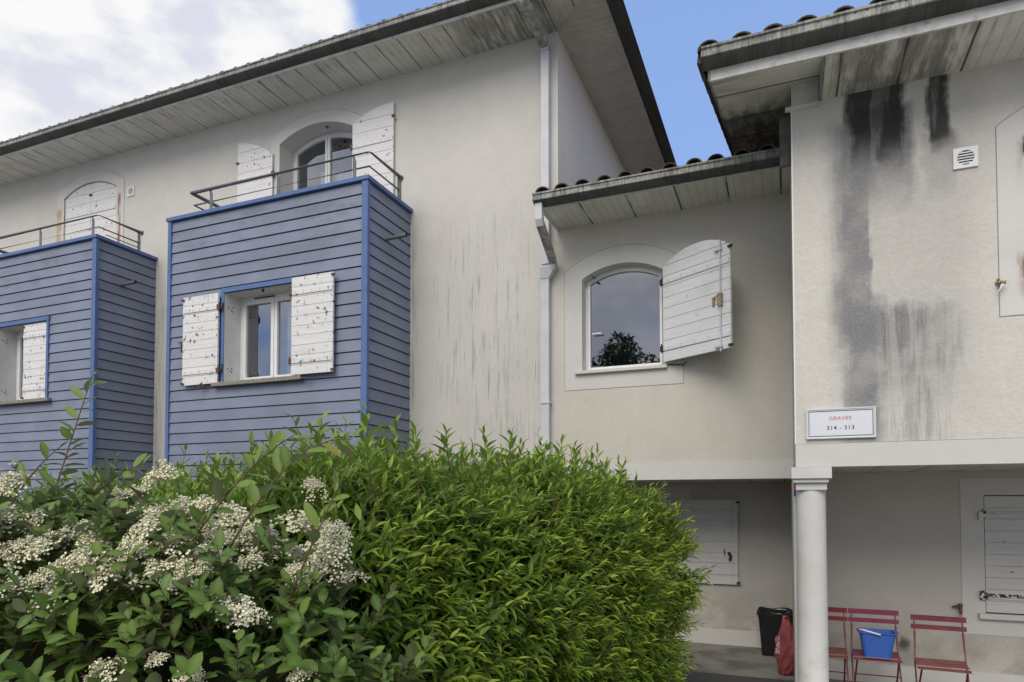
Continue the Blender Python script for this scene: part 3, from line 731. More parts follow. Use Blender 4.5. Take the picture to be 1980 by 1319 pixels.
# the open leaf, swung out from the wall
ang = R(-32); hinge_pt = Vector((-1.325, DL-.03, 0)); Lw = .955
M4 = Matrix.Translation(hinge_pt) @ Matrix.Rotation(ang, 4, 'Z') @ Matrix.Translation(-hinge_pt)
sx0, sx1 = -1.325, -1.325+Lw
shutter(Wk, sx0, sx1, 3.62, lambda x: arch_z(x, sx0, sx1, 4.765, .145), DL-.03, M['sh_ok'], 'l', nb=10, rod=False, hw='iron', M4=M4)
s = MB(); s.tube([(sx1-.12, DL-.075, 3.60), (sx1-.12, DL-.075, 4.84)], .009, 8); s.box(sx1-.19, sx1-.10, DL-.09, DL-.06, 4.72, 4.755); s.box(sx1-.19, sx1-.10, DL-.09, DL-.06, 3.645, 3.675); s.xform(M4); objs('shutter_bolt', s, M['pipe'], Wk)
s = MB(); s.box(sx1-.145, sx1-.095, DL-.10, DL-.06, 4.10, 4.24); s.box(sx1-.23, sx1-.20, DL-.075, DL-.058, 4.12, 4.22); s.tube([(sx1-.21, DL-.08, 4.20), (sx1-.12, DL-.09, 4.235)], .008, 6); s.xform(M4); objs('shutter_latch', s, M['latch'], Wk)
s = MB(); s.tube([(-1.30, DL-.005, 3.60), (-1.10, DL-.05, 3.575), (-1.06, DL-.08, 3.60)], .009, 6); obj('shutter_stay', s, M['rust'], Wk)
s = MB(); rect_pipe(s, [(-2.66, 7.365, 5.47), (-2.655, 7.365, 5.28), (-2.655, 7.40, 5.22)], .086, .07); obj('downpipe', s, M['pipe'], KB)
s = MB(); rect_pipe(s, [(-2.655, 7.395, 5.24), (-2.715, 8.03, 5.02), (-2.715, 8.05, 4.95)], .09, .068); obj('sloping_pipe', s, M['pipe_dirty'], KB)
# passage window and its shutter folded back on the wall
Wp = part('window', KB, (-1.96, DP, .83))
s = MB(); ring(s, [(-2.7, .61), (-1.216, .61), (-1.216, 2.15), (-2.7, 2.15)], [(-2.5, .83), (-1.42, .83), (-1.42, 1.99), (-2.5, 1.99)], DP-.004, DP+.002); objs('surround', s, M['trim_w'], Wp)
s = MB(); s.reveal(pw, DP, DP+.2); obj('reveal', s, M['reveal'], Wp)
casement(Wp, -2.5, -1.42, .83, 1.99, 0, DP+.15, 2, .05)
shutter(Wp, -1.37, -.60, .835, 1.98, DP-.02, M['sh_dim'], 'l', nb=8, hw='iron')
s = MB(); s.box(-.685, -.675, DP-.062, DP-.05, .85, 1.96); objs('shutter_bolt', s, M['sh_dim'], Wp)
s = MB(); s.tube([(-.72, DP-.07, 1.27), (-.69, DP-.075, 1.22), (-.70, DP-.07, 1.16)], .02, 6); s.box(-.775, -.765, DP-.066, DP-.05, 1.22, 1.31); objs('shutter_latch', s, M['iron'], Wp)

# ================================================================== RIGHT BUILDING
RB = thing('gabled_house', 'rough rendered building on a round column, its wall streaked black below the eave', 'building', (3, DR, 0))
ZR = 5.486
rop = arch_loop(1.84, 2.90, 3.63, 4.86, .15)
w = MB(); w.panel([(XR+.004, 2.455), (7, 2.455), (7, ZR+.05), (XR+.004, ZR+.05)], [rop], DR); obj('wall', w, M['wall_r'], RB)
rpk = DR+4; 
w = MB()
w.add([(XR, DR, 2.25), (XR, 14, 2.25), (XR, 14, ZR+.05), (XR, 10.2, ZR+.05+3.8*math.tan(sl)), (XR, DR, ZR+.05)], [(4,3,2,1,0)])
w.add([(7, DR, 0), (7, 14, 0), (7, 14, ZR+.05), (7, 10.2, ZR+.05+3.8*math.tan(sl)), (7, DR, ZR+.05)], [(0,1,2,3,4)]); w.quad((XR, 14, 0), (XR, 14, ZR), (7, 14, ZR), (7, 14, 0))
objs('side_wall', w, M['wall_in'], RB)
w = MB(); w.box(XR-.004, XR+.008, DR-.004, DR+.012, 2.455, ZR-.02); obj('corner_bead', w, M['plastic'], RB)
w = MB(); w.box(XR, 7, DR-.008, DR+.2, 2.252, 2.452); obj('band', w, M['trim_w'], RB)
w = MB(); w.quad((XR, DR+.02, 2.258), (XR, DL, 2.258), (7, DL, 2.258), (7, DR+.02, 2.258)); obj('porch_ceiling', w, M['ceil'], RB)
yw = DL
rw = [(1.865, .82), (3.1, .82), (3.1, 2.015), (1.865, 2.015)]
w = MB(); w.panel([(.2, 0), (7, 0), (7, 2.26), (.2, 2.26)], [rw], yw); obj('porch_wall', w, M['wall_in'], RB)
w = MB(); w.box(XR+.2, 7, yw-.014, yw-.001, .0, .222); obj('skirting', w, M['trim_w'], RB)
w = MB(); w.box(XR-.018, XR+.20, 6.86, DP+.2, 0, 2.25); obj('passage_pier', w, M['trim_w'], RB)
# upper window at the frame edge
W = part('window', RB, (2.37, DR, 3.63))
arch_window_trim(W, 1.84, 2.90, 3.63, 4.86, .15, .235, DR, M['trim_r'], foot=3.43, rev=.2)
for a, b, hh in ((1.845, 2.367, 'l'), (2.373, 2.895, 'r')): shutter(W, a, b, 3.64, lambda x: arch_z(x, 1.84, 2.90, 4.855, .145), DR+.04, M['sh_mid'], hh, nb=9)
s = MB(); s.tube([(1.80, DR-.03, 4.72), (1.80, DR-.03, 4.86)], .02, 8); s.box(1.78, 1.9, DR-.05, DR+.01, 4.73, 4.80); s.tube([(1.80, DR-.03, 3.82), (1.80, DR-.03, 3.94)], .02, 8); s.box(1.78, 1.9, DR-.05, DR+.01, 3.84, 3.90); objs('hinge', s, M['rust'], W)
s = MB(); s.box(1.775, 1.84, DR-.045, DR-.001, 3.63, 3.70); obj('sill', s, M['stone'], W)
s = MB(); s.tube([(1.59, DR-.0, 3.70), (1.60, DR-.05, 3.69)], .016, 10); s.tube([(1.60, DR-.05, 3.69), (1.635, DR-.06, 3.685)], .014, 10); s.tube([(1.585, DR-.02, 3.72), (1.60, DR-.03, 3.725)], .010, 8); objs('shutter_catch', s, M['brass'], W, smooth=True)
s = MB(); s.prism([(1.605, 3.68), (1.62, 3.675), (1.585, 3.615), (1.578, 3.605)], DR-.062, DR-.05); obj('catch_tongue', s, M['plastic'], W)
vent(RB, 1.305, 4.672, .172, .168, DR)
# roof: gable, eave towards the camera, verge over the passage
EZr = 5.66; ey = 5.66
rf = MB(); xg = -.60
def rz_(y): return EZr+(y-5.70)*math.tan(sl)
rf.add([(xg, 5.70, EZr), (7.3, 5.70, EZr), (7.3, 10.2, rz_(10.2)), (xg, 10.2, rz_(10.2)), (7.3, 14.7, EZr), (xg, 14.7, EZr)], [(0,1,2,3), (3,2,4,5)])
roof = obj('roof', rf, M['tile'], RB)
tb = MB(); tiles_front(tb, -.545, 7.3, 5.64, EZr-.012, 4.6, sl, sp=.2475, r=.087)
s0 = len(tb.v)
obj('tile_rows', tb, M['tile'], roof)
# verge tiles overhanging the gable edge
tb = MB()
for i in range(11):
    a = 5.66+i*.4; b = a+.45
    for (y0_, y1_) in ((a, b),):
        tb.add([(xg-.045, y0_, rz_(y0_)-.07+.02), (xg-.045, y1_, rz_(y1_)-.07), (xg-.03, y1_, rz_(y1_)+.04), (xg-.03, y0_, rz_(y0_)+.065), (xg+.1, y1_, rz_(y1_)+.05), (xg+.1, y0_, rz_(y0_)+.08), (xg-.01, y0_, rz_(y0_)-.07+.02), (xg-.01, y1_, rz_(y1_)-.07)],
               [(0,1,2,3), (3,2,4,5), (0,3,5,6), (6,7,1,0)])
obj('verge_tiles', tb, M['tile'], roof)
g = MB(); gutter(g, -.605, 7.3, 5.60, 5.735, 5.69); obj('gutter', g, M['gutter2'], roof)
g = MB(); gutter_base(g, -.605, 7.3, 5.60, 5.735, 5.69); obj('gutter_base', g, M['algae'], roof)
g = MB(); g.box(-.548, 7.3, 5.737, 5.76, 5.475, 5.67); obj('fascia', g, M['fascia'], roof)
g = MB(); t1 = math.tan(sl)
g.add([(-.565, 5.737, 5.475), (-.545, 5.737, 5.475), (-.545, 5.737, 5.64), (-.565, 5.737, 5.64), (-.565, 10.2, 5.475+4.46*t1), (-.545, 10.2, 5.475+4.46*t1), (-.545, 10.2, 5.64+4.46*t1), (-.565, 10.2, 5.64+4.46*t1)], [(0,1,2,3),(7,6,5,4),(0,4,5,1),(1,5,6,2),(2,6,7,3),(3,7,4,0)]); obj('bargeboard', g, M['gutter'], roof)
g = MB(); g.quad((.335, 5.76, ZR), (.335, DR, ZR), (7.3, DR, ZR), (7.3, 5.76, ZR)); obj('soffit', g, M['sof_r'], roof)
g = MB(); g.add([(-.545, 5.76, ZR), (.31, 5.76, ZR), (.31, DR, ZR+.64*t1), (XR, DR, ZR+.64*t1), (XR, 10.2, ZR+4.44*t1), (-.545, 10.2, ZR+4.44*t1)], [(5,4,3,2,1,0)]); obj('verge_soffit', g, M['sof_rake'], roof)
g = MB(); g.add([(.31, 5.76, ZR-.012), (.335, 5.76, ZR-.012), (.335, DR, ZR-.012), (.31, DR, ZR-.012), (.31, 5.76, ZR+.02), (.335, 5.76, ZR+.02), (.335, DR, ZR+.25), (.31, DR, ZR+.25)], [(0,3,2,1),(0,4,7,3),(0,1,5,4),(1,2,6,5)]); obj('box_end', g, M['gutter'], roof)
g = MB(); g.box(XR-.05, .31, DR-.028, DR-.002, ZR-.055, ZR-.018); g.quad((XR, DR-.003, ZR-.03), (.309, DR-.003, ZR-.03), (.309, DR-.003, ZR+.25), (XR, DR-.003, ZR+.25)); obj('cover_strip', g, M['fascia'], roof)
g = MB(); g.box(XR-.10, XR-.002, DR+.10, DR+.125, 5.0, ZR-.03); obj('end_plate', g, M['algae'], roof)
# column
Cm = part('column', RB, (.21, 6.55, 0)); n = 40
s = MB(); prof = [(.121, 2.055), (.1215, 1.6), (.1245, .9), (.127, .12), (.15, .10), (.15, 0)]
vs = []; fs = []
for r_, z_ in prof: vs += [(.21+r_*math.cos(2*math.pi*k/n), 6.56+r_*math.sin(2*math.pi*k/n), z_) for k in range(n)]
for i in range(len(prof)-1): fs += [(i*n+k, (i+1)*n+k, (i+1)*n+(k+1) % n, i*n+(k+1) % n) for k in range(n)]
s.add(vs, fs); obj('shaft', s, M['column'], Cm, smooth=True)
s = MB(); s.box(.048, .372, DR-.03, DR+.30, 2.150, 2.249); obj('capital', s, M['column'], Cm, bevel=.005)
s = MB(); s.box(.064, .348, DR-.005, DR+.28, 2.115, 2.149); s.box(.085, .335, DR+.03, DR+.26, 2.05, 2.114); obj('neck_ring', s, M['column'], Cm, bevel=.006)
# rear window with closed shutters
W = part('window', RB, (2.4, yw, .82))
s = MB(); ring(s, [(1.665, .60), (3.3, .60), (3.3, 2.19), (1.665, 2.19)], [(1.865, .82), (3.1, .82), (3.1, 2.015), (1.865, 2.015)], yw-.006, yw+.002); objs('surround', s, M['trim_w'], W)
s = MB(); s.reveal(rw, yw, yw+.2); obj('reveal', s, M['reveal'], W)
shutter(W, 1.873, 2.48, .826, 2.008, yw+.035, M['sh_dim'], 'l', nb=10, hw='iron'); shutter(W, 2.486, 3.095, .826, 2.008, yw+.035, M['sh_dim'], 'r', nb=10, hw='iron')
s = MB(); s.box(1.84, 2.42, yw-.012, yw-.004, .985, 1.018); s.box(1.815, 1.85, yw-.045, yw-.002, .96, 1.045); obj('strap_hinge', s, M['flake'], W)
s = MB(); s.box(1.84, 2.42, yw-.012, yw-.004, 1.79, 1.825); s.box(1.815, 1.85, yw-.045, yw-.002, 1.765, 1.85); obj('strap_hinge', s, M['sh_dim'], W)
s = MB(); s.box(1.80, 3.2, yw-.06, yw+.04, .765, .820); obj('sill', s, M['trim_w'], W, bevel=.006)
s = MB(); s.tube([(1.62, yw-.002, .875), (1.62, yw-.06, .875)], .012, 8); s.tube([(1.635, yw-.06, .91), (1.64, yw-.06, .80)], [.022, .012], 8); s.tube([(1.57, yw-.03, .87), (1.63, yw-.05, .89)], .010, 6); objs('shutter_catch', s, M['rust'], W)

# ---------------- sign with its writing
S = thing('sign', 'white framed wall sign reading GRAVES 314 - 313 above the column', 'sign', (.442, DR, 2.493))
s = MB(); s.box(.178, .709, DR-.024, DR-.004, 2.498, 2.748); obj('board', s, plain('sign_board', (.64, .67, .72), .4, .4, .02), S)
s = MB(); ring(s, [(.172, 2.492), (.714, 2.492), (.714, 2.754), (.172, 2.754)], [(.184, 2.504), (.702, 2.504), (.702, 2.742), (.184, 2.742)], DR-.030, DR-.003); obj('frame', s, plain('sign_frame', (.58, .60, .64), .35, .5, .03), S, bevel=.003)
s = MB(); ring(s, [(.193, 2.513), (.693, 2.513), (.693, 2.733), (.193, 2.733)], [(.198, 2.518), (.688, 2.518), (.688, 2.728), (.198, 2.728)], DR-.0265, DR-.024); obj('inner_line', s, M['iron'], S)
def text(body, x0, x1, z0, y, m, parent, name, h=None):
    cu = bpy.data.curves.new('t', 'FONT'); cu.body = body; cu.size = .1; cu.offset = .0006; cu.space_character = 1.08
    ob = bpy.data.objects.new('t', cu); COL.objects.link(ob)
    dg = bpy.context.evaluated_depsgraph_get(); me = bpy.data.meshes.new_from_object(ob.evaluated_get(dg))
    COL.objects.unlink(ob); bpy.data.objects.remove(ob)
    xs = [v.co.x for v in me.vertices]; ys = [v.co.y for v in me.vertices]; k = (x1-x0)/(max(xs)-min(xs)); kz = (h/(max(ys)-min(ys))) if h else k
    b = base_of(parent)
    for v in me.vertices: v.co = Vector((x0+(v.co.x-min(xs))*k, y, z0+(v.co.y-min(ys))*kz))-b
    me.materials.append(m); o = bpy.data.objects.new(name, me); COL.objects.link(o); o.parent = parent; return o
text('GRAVES', .354, .528, 2.652, DR-.0255, plain('red_ink', (.55, .13, .15)), S, 'lettering', .030)
text('314 - 313', .336, .548, 2.568, DR-.0255, plain('dark_ink', (.05, .05, .06)), S, 'lettering', .034)
# little red and blue plate on the pier
s = MB(); s.box(.072, .105, 6.848, 6.857, 2.055, 2.13); st = obj('sticker', s, plain('red_sticker', (.45, .04, .05)), None, loc=(.09, 6.85, 2.0)); tag(st, 'small red and blue plate high on the pier beside the column', 'sticker')
s = MB(); s.box(.072, .105, 6.848, 6.857, 2.005, 2.053); o = obj('blue_half', s, plain('blue_sticker', (.05, .08, .30)), None); o.parent = st; o.location = -st.location

# ================================================================== GROUND
s = MB(); s.box(-90, 90, -90, 120, -.5, 0); o = obj('ground', s, M['yard']); o['kind'] = 'structure'
s = MB(); s.box(XL, XR+.4, 7.97, DP+.3, .0, .02); s.box(XR+.4, 7, 6.35, DL+.2, .0, .02); o = obj('pavement', s, M['concrete']); o['kind'] = 'structure'
# a lawn strip under the hedge
s = MB(); s.box(-16, -.9, 1.0, 7.0, 0.0, .012); o = obj('soil_bed', s, plain('soil', (.06, .05, .035), .95, .1, .3)); o['kind'] = 'structure'

# ================================================================== CHAIRS, BUCKET, BIN, BAG
def chair(loc, label, mats):
    """folding bistro chair facing -y: local origin on the floor under the middle of the seat"""
    T = thing('folding_chair', label, 'chair', loc, 'folding metal chairs along the porch wall')
    b = Vector(loc); W2 = .20
    def L(mb, name, m): mb.v = [tuple(Vector(v)+b) for v in mb.v]; return objs(name, mb, m, T)
    for (z0, z1) in ((.815, .865), (.735, .778)):
        yy = .20-(.865-z0)*.22
        s = MB(); s.box(-.225, .225, yy-.006, yy+.006, z0, z1); L(s, 'back_slat', mats[0])
    for sx in (-1, 1):
        s = MB(); s.tube([(sx*(W2-.005), .205, .862), (sx*(W2-.005), .165, .70)], .016, 8, flat=(1, .4))
        s.tube([(sx*(W2-.005), .168, .71), (sx*(W2), .13, .56), (sx*(W2+.004), .085, .44), (sx*(W2+.008), -.24, 0)], [.010, .008, .008, .008], 8); L(s, 'back_leg', mats[2])
        s = MB(); s.tube([(sx*(W2-.025), -.17, .435), (sx*(W2-.012), .20, 0)], .0085, 8); s.tube([(sx*(W2-.045), -.17, .437), (sx*(W2+.0), -.17, .437)], .012, 8); L(s, 'front_leg', mats[2])
    for k in range(7):
        y0 = .145-k*.052; zz = .452+.006*math.cos(k*.9)-(.004*k if k > 4 else 0)
        s = MB(); s.box(-.205, .205, y0-.021, y0+.021, zz-.004, zz+.004); L(s, 'seat_slat', mats[1])
    s = MB(); s.tube([(-W2, -.045, .262), (W2, -.045, .262)], .006, 6); s.tube([(-W2, -.22, .03), (W2, -.22, .03)], .006, 6)
    L(s, 'stretcher', mats[2])
    return T
red = plain('red_chair_paint', (.20, .012, .030), .4, .5, .1); mag = plain('magenta_chair_paint', (.20, .032, .080), .4, .5, .1); dus = plain('faded_red_chair_paint', (.155, .030, .048), .5, .4, .15)
reds = plain('pale_red_slats', (.19, .065, .058), .5, .4, .15); dred = plain('dark_red_frame', (.14, .022, .03), .4, .5, .15)
chair((.342, 7.46, .0), 'bright red folding chair half hidden behind the round column', (red, reds, dred))
chair((.800, 7.46, .0), 'magenta folding chair carrying a blue bucket, the middle one of three', (mag, mag, dred))
c3 = chair((1.315, 7.26, .0), 'faded red folding chair standing empty below the shutter catch', (dus, reds, dred)); c3.rotation_euler.z = R(-3)
# bucket
BK = thing('bucket', 'blue plastic mop bucket with white handle on the magenta chair', 'bucket', (.80, 7.38, .457))
def rrect(cx, cy, hx_, hy_, r, z, n=5):
    l = []
    for q, (sx, sy) in enumerate(((1,1), (-1,1), (-1,-1), (1,-1))):
        for i in range(n+1):
            a = math.pi/2*(q+i/n); l.append((cx+sx*(hx_-r)+r*math.cos(a), cy+sy*(hy_-r)+r*math.sin(a), z))
    return l
rings = [rrect(.80, 7.38, .118, .085, .035, .459), rrect(.80, 7.38, .128, .092, .037, .52), rrect(.803, 7.38, .150, .112, .04, .675), rrect(.806, 7.38, .175, .122, .042, .69), rrect(.806, 7.38, .175, .122, .042, .698), rrect(.803, 7.38, .148, .108, .04, .694), rrect(.80, 7.38, .12, .085, .035, .47)]
s = MB(); n = len(rings[0]); vs = [p for r_ in rings for p in r_]
vs = [(p[0], p[1], p[2]+(.03*max(0, (p[0]-.9))*(1 if p[2] > .6 else 0))) for p in vs]
fs = [(i*n+k, i*n+(k+1) % n, (i+1)*n+(k+1) % n, (i+1)*n+k) for i in range(len(rings)-1) for k in range(n)]+[tuple(range(n-1, -1, -1)), tuple((len(rings)-1)*n+k for k in range(n))]
s.add(vs, fs); obj('tub', s, plain('blue_plastic', (.035, .11, .42), .35, .5, .04), BK, smooth=False)
s = MB(); s.tube([(.635, 7.33, .712), (.66, 7.27, .722), (.76, 7.25, .700), (.82, 7.25, .683)], .006, 8); s.tube([(.66, 7.268, .722), (.82, 7.248, .684)], .0085, 8); obj('handle', s, M['plastic'], BK, smooth=True)
# bin
BN = thing('bin', 'black open plastic bin against the passage wall behind the pier', 'bin', (-.14, 9.2, .02))
s = MB(); rings = [rrect(-.13, 9.17, .165, .155, .03, .022), rrect(-.13, 9.17, .205, .19, .03, .53), rrect(-.13, 9.17, .225, .205, .03, .535), rrect(-.13, 9.17, .225, .205, .03, .56), rrect(-.13, 9.17, .198, .18, .03, .555), rrect(-.13, 9.17, .16, .15, .03, .05)]
n = len(rings[0]); fs = [(i*n+k, i*n+(k+1) % n, (i+1)*n+(k+1) % n, (i+1)*n+k) for i in range(len(rings)-1) for k in range(n)]+[tuple(range(n-1, -1, -1)), tuple((len(rings)-1)*n+k for k in range(n))]
s.add([p for r_ in rings for p in r_], fs); obj('tub', s, plain('black_plastic', (.012, .012, .013), .4, .4, .1), BN)
s = MB(); vs = []; nu = 22
for i in range(nu+1):
    for j in range(5):
        a = 2*math.pi*i/nu; d_ = [0, .012, .02, .026, .015][j]; z_ = [.50, .555, .575, .545, .48][j]
        vs.append((-.13+(.19+d_)*max(-1, min(1, 1.25*math.cos(a))), 9.17+(.175+d_)*max(-1, min(1, 1.25*math.sin(a))), z_+.012*math.sin(5*a+j)))
s.add(vs, [(i*5+j, (i+1)*5+j, (i+1)*5+j+1, i*5+j+1) for i in range(nu) for j in range(4)]); obj('bin_liner', s, plain('black_film', (.015, .015, .016), .25, .6, .1), BN, smooth=True)
# crumpled red bag
BG = thing('bag', 'crumpled dusty red bag with pale print leaning on the pier', 'bag', (-.04, 8.1, .02))
s = MB(); nu, nv = 36, 30; vs = []
for j in range(nv+1):
    t = j/nv; z = .022+t*.66
    wd = [.045, .085, .110, .115, .105, .085, .05, .022]
    q = t*7; i0 = min(int(q), 6); ww = wd[i0]*(1-q+i0)+wd[i0+1]*(q-i0)
    cx = -.035+.03*math.sin(t*3.0)+.012*t
    for i in range(nu):
        a = 2*math.pi*i/nu
        fold = 1+.13*math.sin(3*a+9*t)+.09*math.sin(7*a-13*t+1)+.06*math.sin(11*a+21*t)
        vs.append((cx+ww*fold*math.cos(a), 8.1+ww*.75*fold*math.sin(a)-.05*t, z+.015*math.sin(4*a+6*t)))
fs = [(j*nu+i, j*nu+(i+1) % nu, (j+1)*nu+(i+1) % nu, (j+1)*nu+i) for j in range(nv) for i in range(nu)]+[tuple(range(nu-1, -1, -1)), tuple(nv*nu+i for i in range(nu))]
s.add(vs, fs)
bm_ = NT('red_cloth'); bm_.bump(bm_.noise(9, 5, .6, dist=1.2), .9, .03)
cc = bm_.hsv((.30, .075, .085), bm_.step(bm_.noise(5, 4), .3, .7, .75, 1.15)); bo = bm_.xyz()
pr_ = bm_.mul(bm_.band(bo[0], -.13, -.125, -.085, -.08), bm_.band(bo[2], .26, .28, .44, .47), bm_.step(bm_.noise(55, 2), .47, .53))
bg = obj('cloth_body', s, bm_.fin(bm_.mix(pr_, cc, (.6, .5, .48)), .75, .2), BG, smooth=True)
s = MB(); s.tube([(-.02, 8.03, .66), (.0, 8.0, .69), (.03, 8.02, .66)], .008, 6); obj('drawstring', s, dred, BG)

# ================================================================== VEGETATION
def leaf_mat(name, dark, mid, young, under, trans=.22, rough=.42):
    t = NT(name)
    at = t.n('ShaderNodeAttribute'); at.attribute_name = 'tint'
    sp = t.n('ShaderNodeSeparateColor'); t.link(at.outputs['Color'], sp.inputs[0])
    c = t.mix(t.step(sp.outputs[1], 0, 1), dark, mid); c = t.mix(sp.outputs[0], c, young)
    c = t.mix(t.step(sp.outputs[1], .984, .986), c, (.26, .17, .04))
    c = t.mix(t.mul(sp.outputs[2], .6), c, tuple(min(1, q*1.7) for q in mid))     # midrib
    bf = t.n('ShaderNodeNewGeometry').outputs['Backfacing']
    c = t.mix(t.math('MULTIPLY', bf, .75), c, under)
    t.fin(c, rough, .4)
    tl = t.n('ShaderNodeBsdfTranslucent'); t.link(t.hsv(c, 1.3), tl.inputs[0]); ms = t.n('ShaderNodeMixShader'); ms.inputs[0].default_value = trans
    t.link(t.b.outputs[0], ms.inputs[1]); t.link(tl.outputs[0], ms.inputs[2]); t.link(ms.outputs[0], t.out.inputs[0])
    return t.m
def nrm(a): return a/np.maximum(np.linalg.norm(a, axis=-1, keepdims=True), 1e-9)
# leaf template rows: t, half width, bend
def leaves_mesh(name, P_, D, U, Lg, Wd, age, rnd, m, parent, prof=((.22,.62),(.5,1.0),(.78,.62)), droop=.25, fold=.28, base=None):
    """P_ origin, D direction, U approx up-normal of each leaf, all (n,3)"""
    n = len(P_); D = nrm(D); S = nrm(np.cross(D, U)); N = nrm(np.cross(S, D)); k = len(prof)
    rows = []; rib = []
    L = Lg[:, None]; W = Wd[:, None]
    rows.append(P_); rib.append(.5)
    dr = (droop*(.4+1.2*rng.random(n)))[:, None]; fo = (fold*(.3+1.4*rng.random(n)))[:, None]
    for (t_, w_) in prof:
        c = P_+D*L*t_-N*L*dr*t_*t_
        for s_ in (-1, 0, 1):
            rows.append(c+S*W*.5*w_*s_+N*W*.5*w_*abs(s_)*fo); rib.append(1.0 if s_ == 0 else 0.0)
    rows.append(P_+D*L-N*L*dr*1.0); rib.append(.3)
    V = np.stack(rows, 1); nv = V.shape[1]
    F = [(0,2,1,-1), (0,3,2,-1)]
    for i in range(k-1):
        a = 1+3*i; F += [(a, a+1, a+4, a+3), (a+1, a+2, a+5, a+4)]
    a = 1+3*(k-1); F += [(a, a+1, nv-1, -1), (a+1, a+2, nv-1, -1)]
    F = [tuple(reversed(f)) if False else f for f in F]
    li = []; cnt = []
    for f in F:
        f = [q for q in f if q >= 0]; li += f; cnt.append(len(f))
    li = np.array(li); cnt = np.array(cnt)
    loops = (li[None, :]+(np.arange(n)*nv)[:, None]).ravel(); cn = np.tile(cnt, n); st = np.concatenate([[0], np.cumsum(cn)[:-1]])
    me = bpy.data.meshes.new(name); b = np.array(base if base is not None else base_of(parent))
    me.vertices.add(n*nv); me.vertices.foreach_set('co', (V.reshape(-1, 3)-b).astype(np.float32).ravel())
    me.loops.add(len(loops)); me.loops.foreach_set('vertex_index', loops.astype(np.int32))
    me.polygons.add(len(cn)); me.polygons.foreach_set('loop_start', st.astype(np.int32)); me.polygons.foreach_set('loop_total', cn.astype(np.int32))
    me.polygons.foreach_set('use_smooth', np.ones(len(cn), bool)); me.update(calc_edges=True)
    ca = me.color_attributes.new('tint', 'FLOAT_COLOR', 'POINT'); col = np.zeros((n, nv, 4), np.float32)
    col[..., 0] = age[:, None]; col[..., 1] = rnd[:, None]; col[..., 2] = np.array(rib)[None, :]; col[..., 3] = 1
    ca.data.foreach_set('color', col.ravel()); me.materials.append(m)
    o = bpy.data.objects.new(name, me); COL.objects.link(o)
    if parent: o.parent = parent
    return o
def stems_mesh(name, A, B, ra, rb, m, parent, bend=None):
    """three sided tapering stems from A to B"""
    n = len(A); D = nrm(B-A); U = np.tile(np.array([.3, .9, .2]), (n, 1)); S = nrm(np.cross(D, U)); N = np.cross(S, D)
    mid = (A+B)/2+(bend if bend is not None else 0)
    V = []
    for c, r in ((A, ra), (mid, (ra+rb)/2), (B, rb)):
        for k in range(3):
            a = 2*math.pi*k/3; V.append(c+(S*math.cos(a)+N*math.sin(a))*np.asarray(r).reshape(-1, 1))
    V = np.stack(V, 1); F = np.array([(i*3+k, i*3+(k+1) % 3, (i+1)*3+(k+1) % 3, (i+1)*3+k) for i in range(2) for k in range(3)])
    loops = (F[None]+(np.arange(n)*9)[:, None, None]).ravel(); nf = n*6
    me = bpy.data.meshes.new(name); b = np.array(base_of(parent))
    me.vertices.add(n*9); me.vertices.foreach_set('co', (V.reshape(-1, 3)-b).astype(np.float32).ravel())
    me.loops.add(len(loops)); me.loops.foreach_set('vertex_index', loops.astype(np.int32))
    me.polygons.add(nf); me.polygons.foreach_set('loop_start', (np.arange(nf)*4).astype(np.int32)); me.polygons.foreach_set('loop_total', np.full(nf, 4, np.int32))
    me.update(calc_edges=True); me.materials.append(m); o = bpy.data.objects.new(name, me); COL.objects.link(o); o.parent = parent; return o

HM = leaf_mat('hedge_leaves', (.030, .074, .014), (.085, .170, .022), (.43, .55, .055), (.17, .25, .05), .34, .42)
SM = leaf_mat('shrub_leaves', (.040, .086, .016), (.098, .165, .028), (.27, .33, .055), (.19, .20, .11), .20, .55)
TW = plain('twig_bark', (.12, .075, .05), .8, .2, .3, nscale=30)
CORE = plain('light_block_dark', (.018, .022, .010), .95, .05, .3, nscale=12)  # near-black fill for the added cores that stop light between leaves

# ---- hedge solid: plan polygon (inset) + rounded top
HP = np.array([(-4.6, 2.95), (-2.22, 2.95), (-1.72, 5.7), (-4.6, 5.7)])
def hedge_g(p):
    """<1 inside; p (n,3)"""
    x, y, z = p[:, 0], p[:, 1], p[:, 2]
    d = np.full(len(p), -1e9)
    for i in range(4):
        a, b = HP[i], HP[(i+1) % 4]; e = (b-a)/np.linalg.norm(b-a); nn = np.array([e[1], -e[0]])
        d = np.maximum(d, (x-a[0])*nn[0]+(y-a[1])*nn[1])
    ht = 2.00-.19*np.clip((-x-2.35)/.8, 0, 1)*np.clip((5.5-y)/2, 0, 1)+.05*np.sin(x*3.1+y*1.3)+.04*np.sin(y*4.3)
    rad = .66-.14*np.clip((1.2-z)/1.2, 0, 1)
    u = np.clip(d+.02*np.sin(7*x+3*z)+.03*np.sin(5*y+4*z), 0, None)/rad; v = np.clip(z-1.15, 0, None)/(ht-1.15)
    return (u**2.3+v**2.3)**(1/2.3)
def grad(f, p, e=.02):
    g = np.stack([f(p+np.eye(3)[i]*e)-f(p-np.eye(3)[i]*e) for i in range(3)], 1); return nrm(g)
def sample(f, n, lo, hi, g0, g1, seed_scale=1):
    out = []; tot = 0
    while tot < n:
        p = rng.random((400000, 3))*(np.array(hi)-lo)+lo; g = f(p); q = p[(g > g0) & (g < g1)]; out.append(q); tot += len(q)
    return np.concatenate(out)[:n]
def rand_unit(n): return nrm(rng.normal(size=(n, 3)))
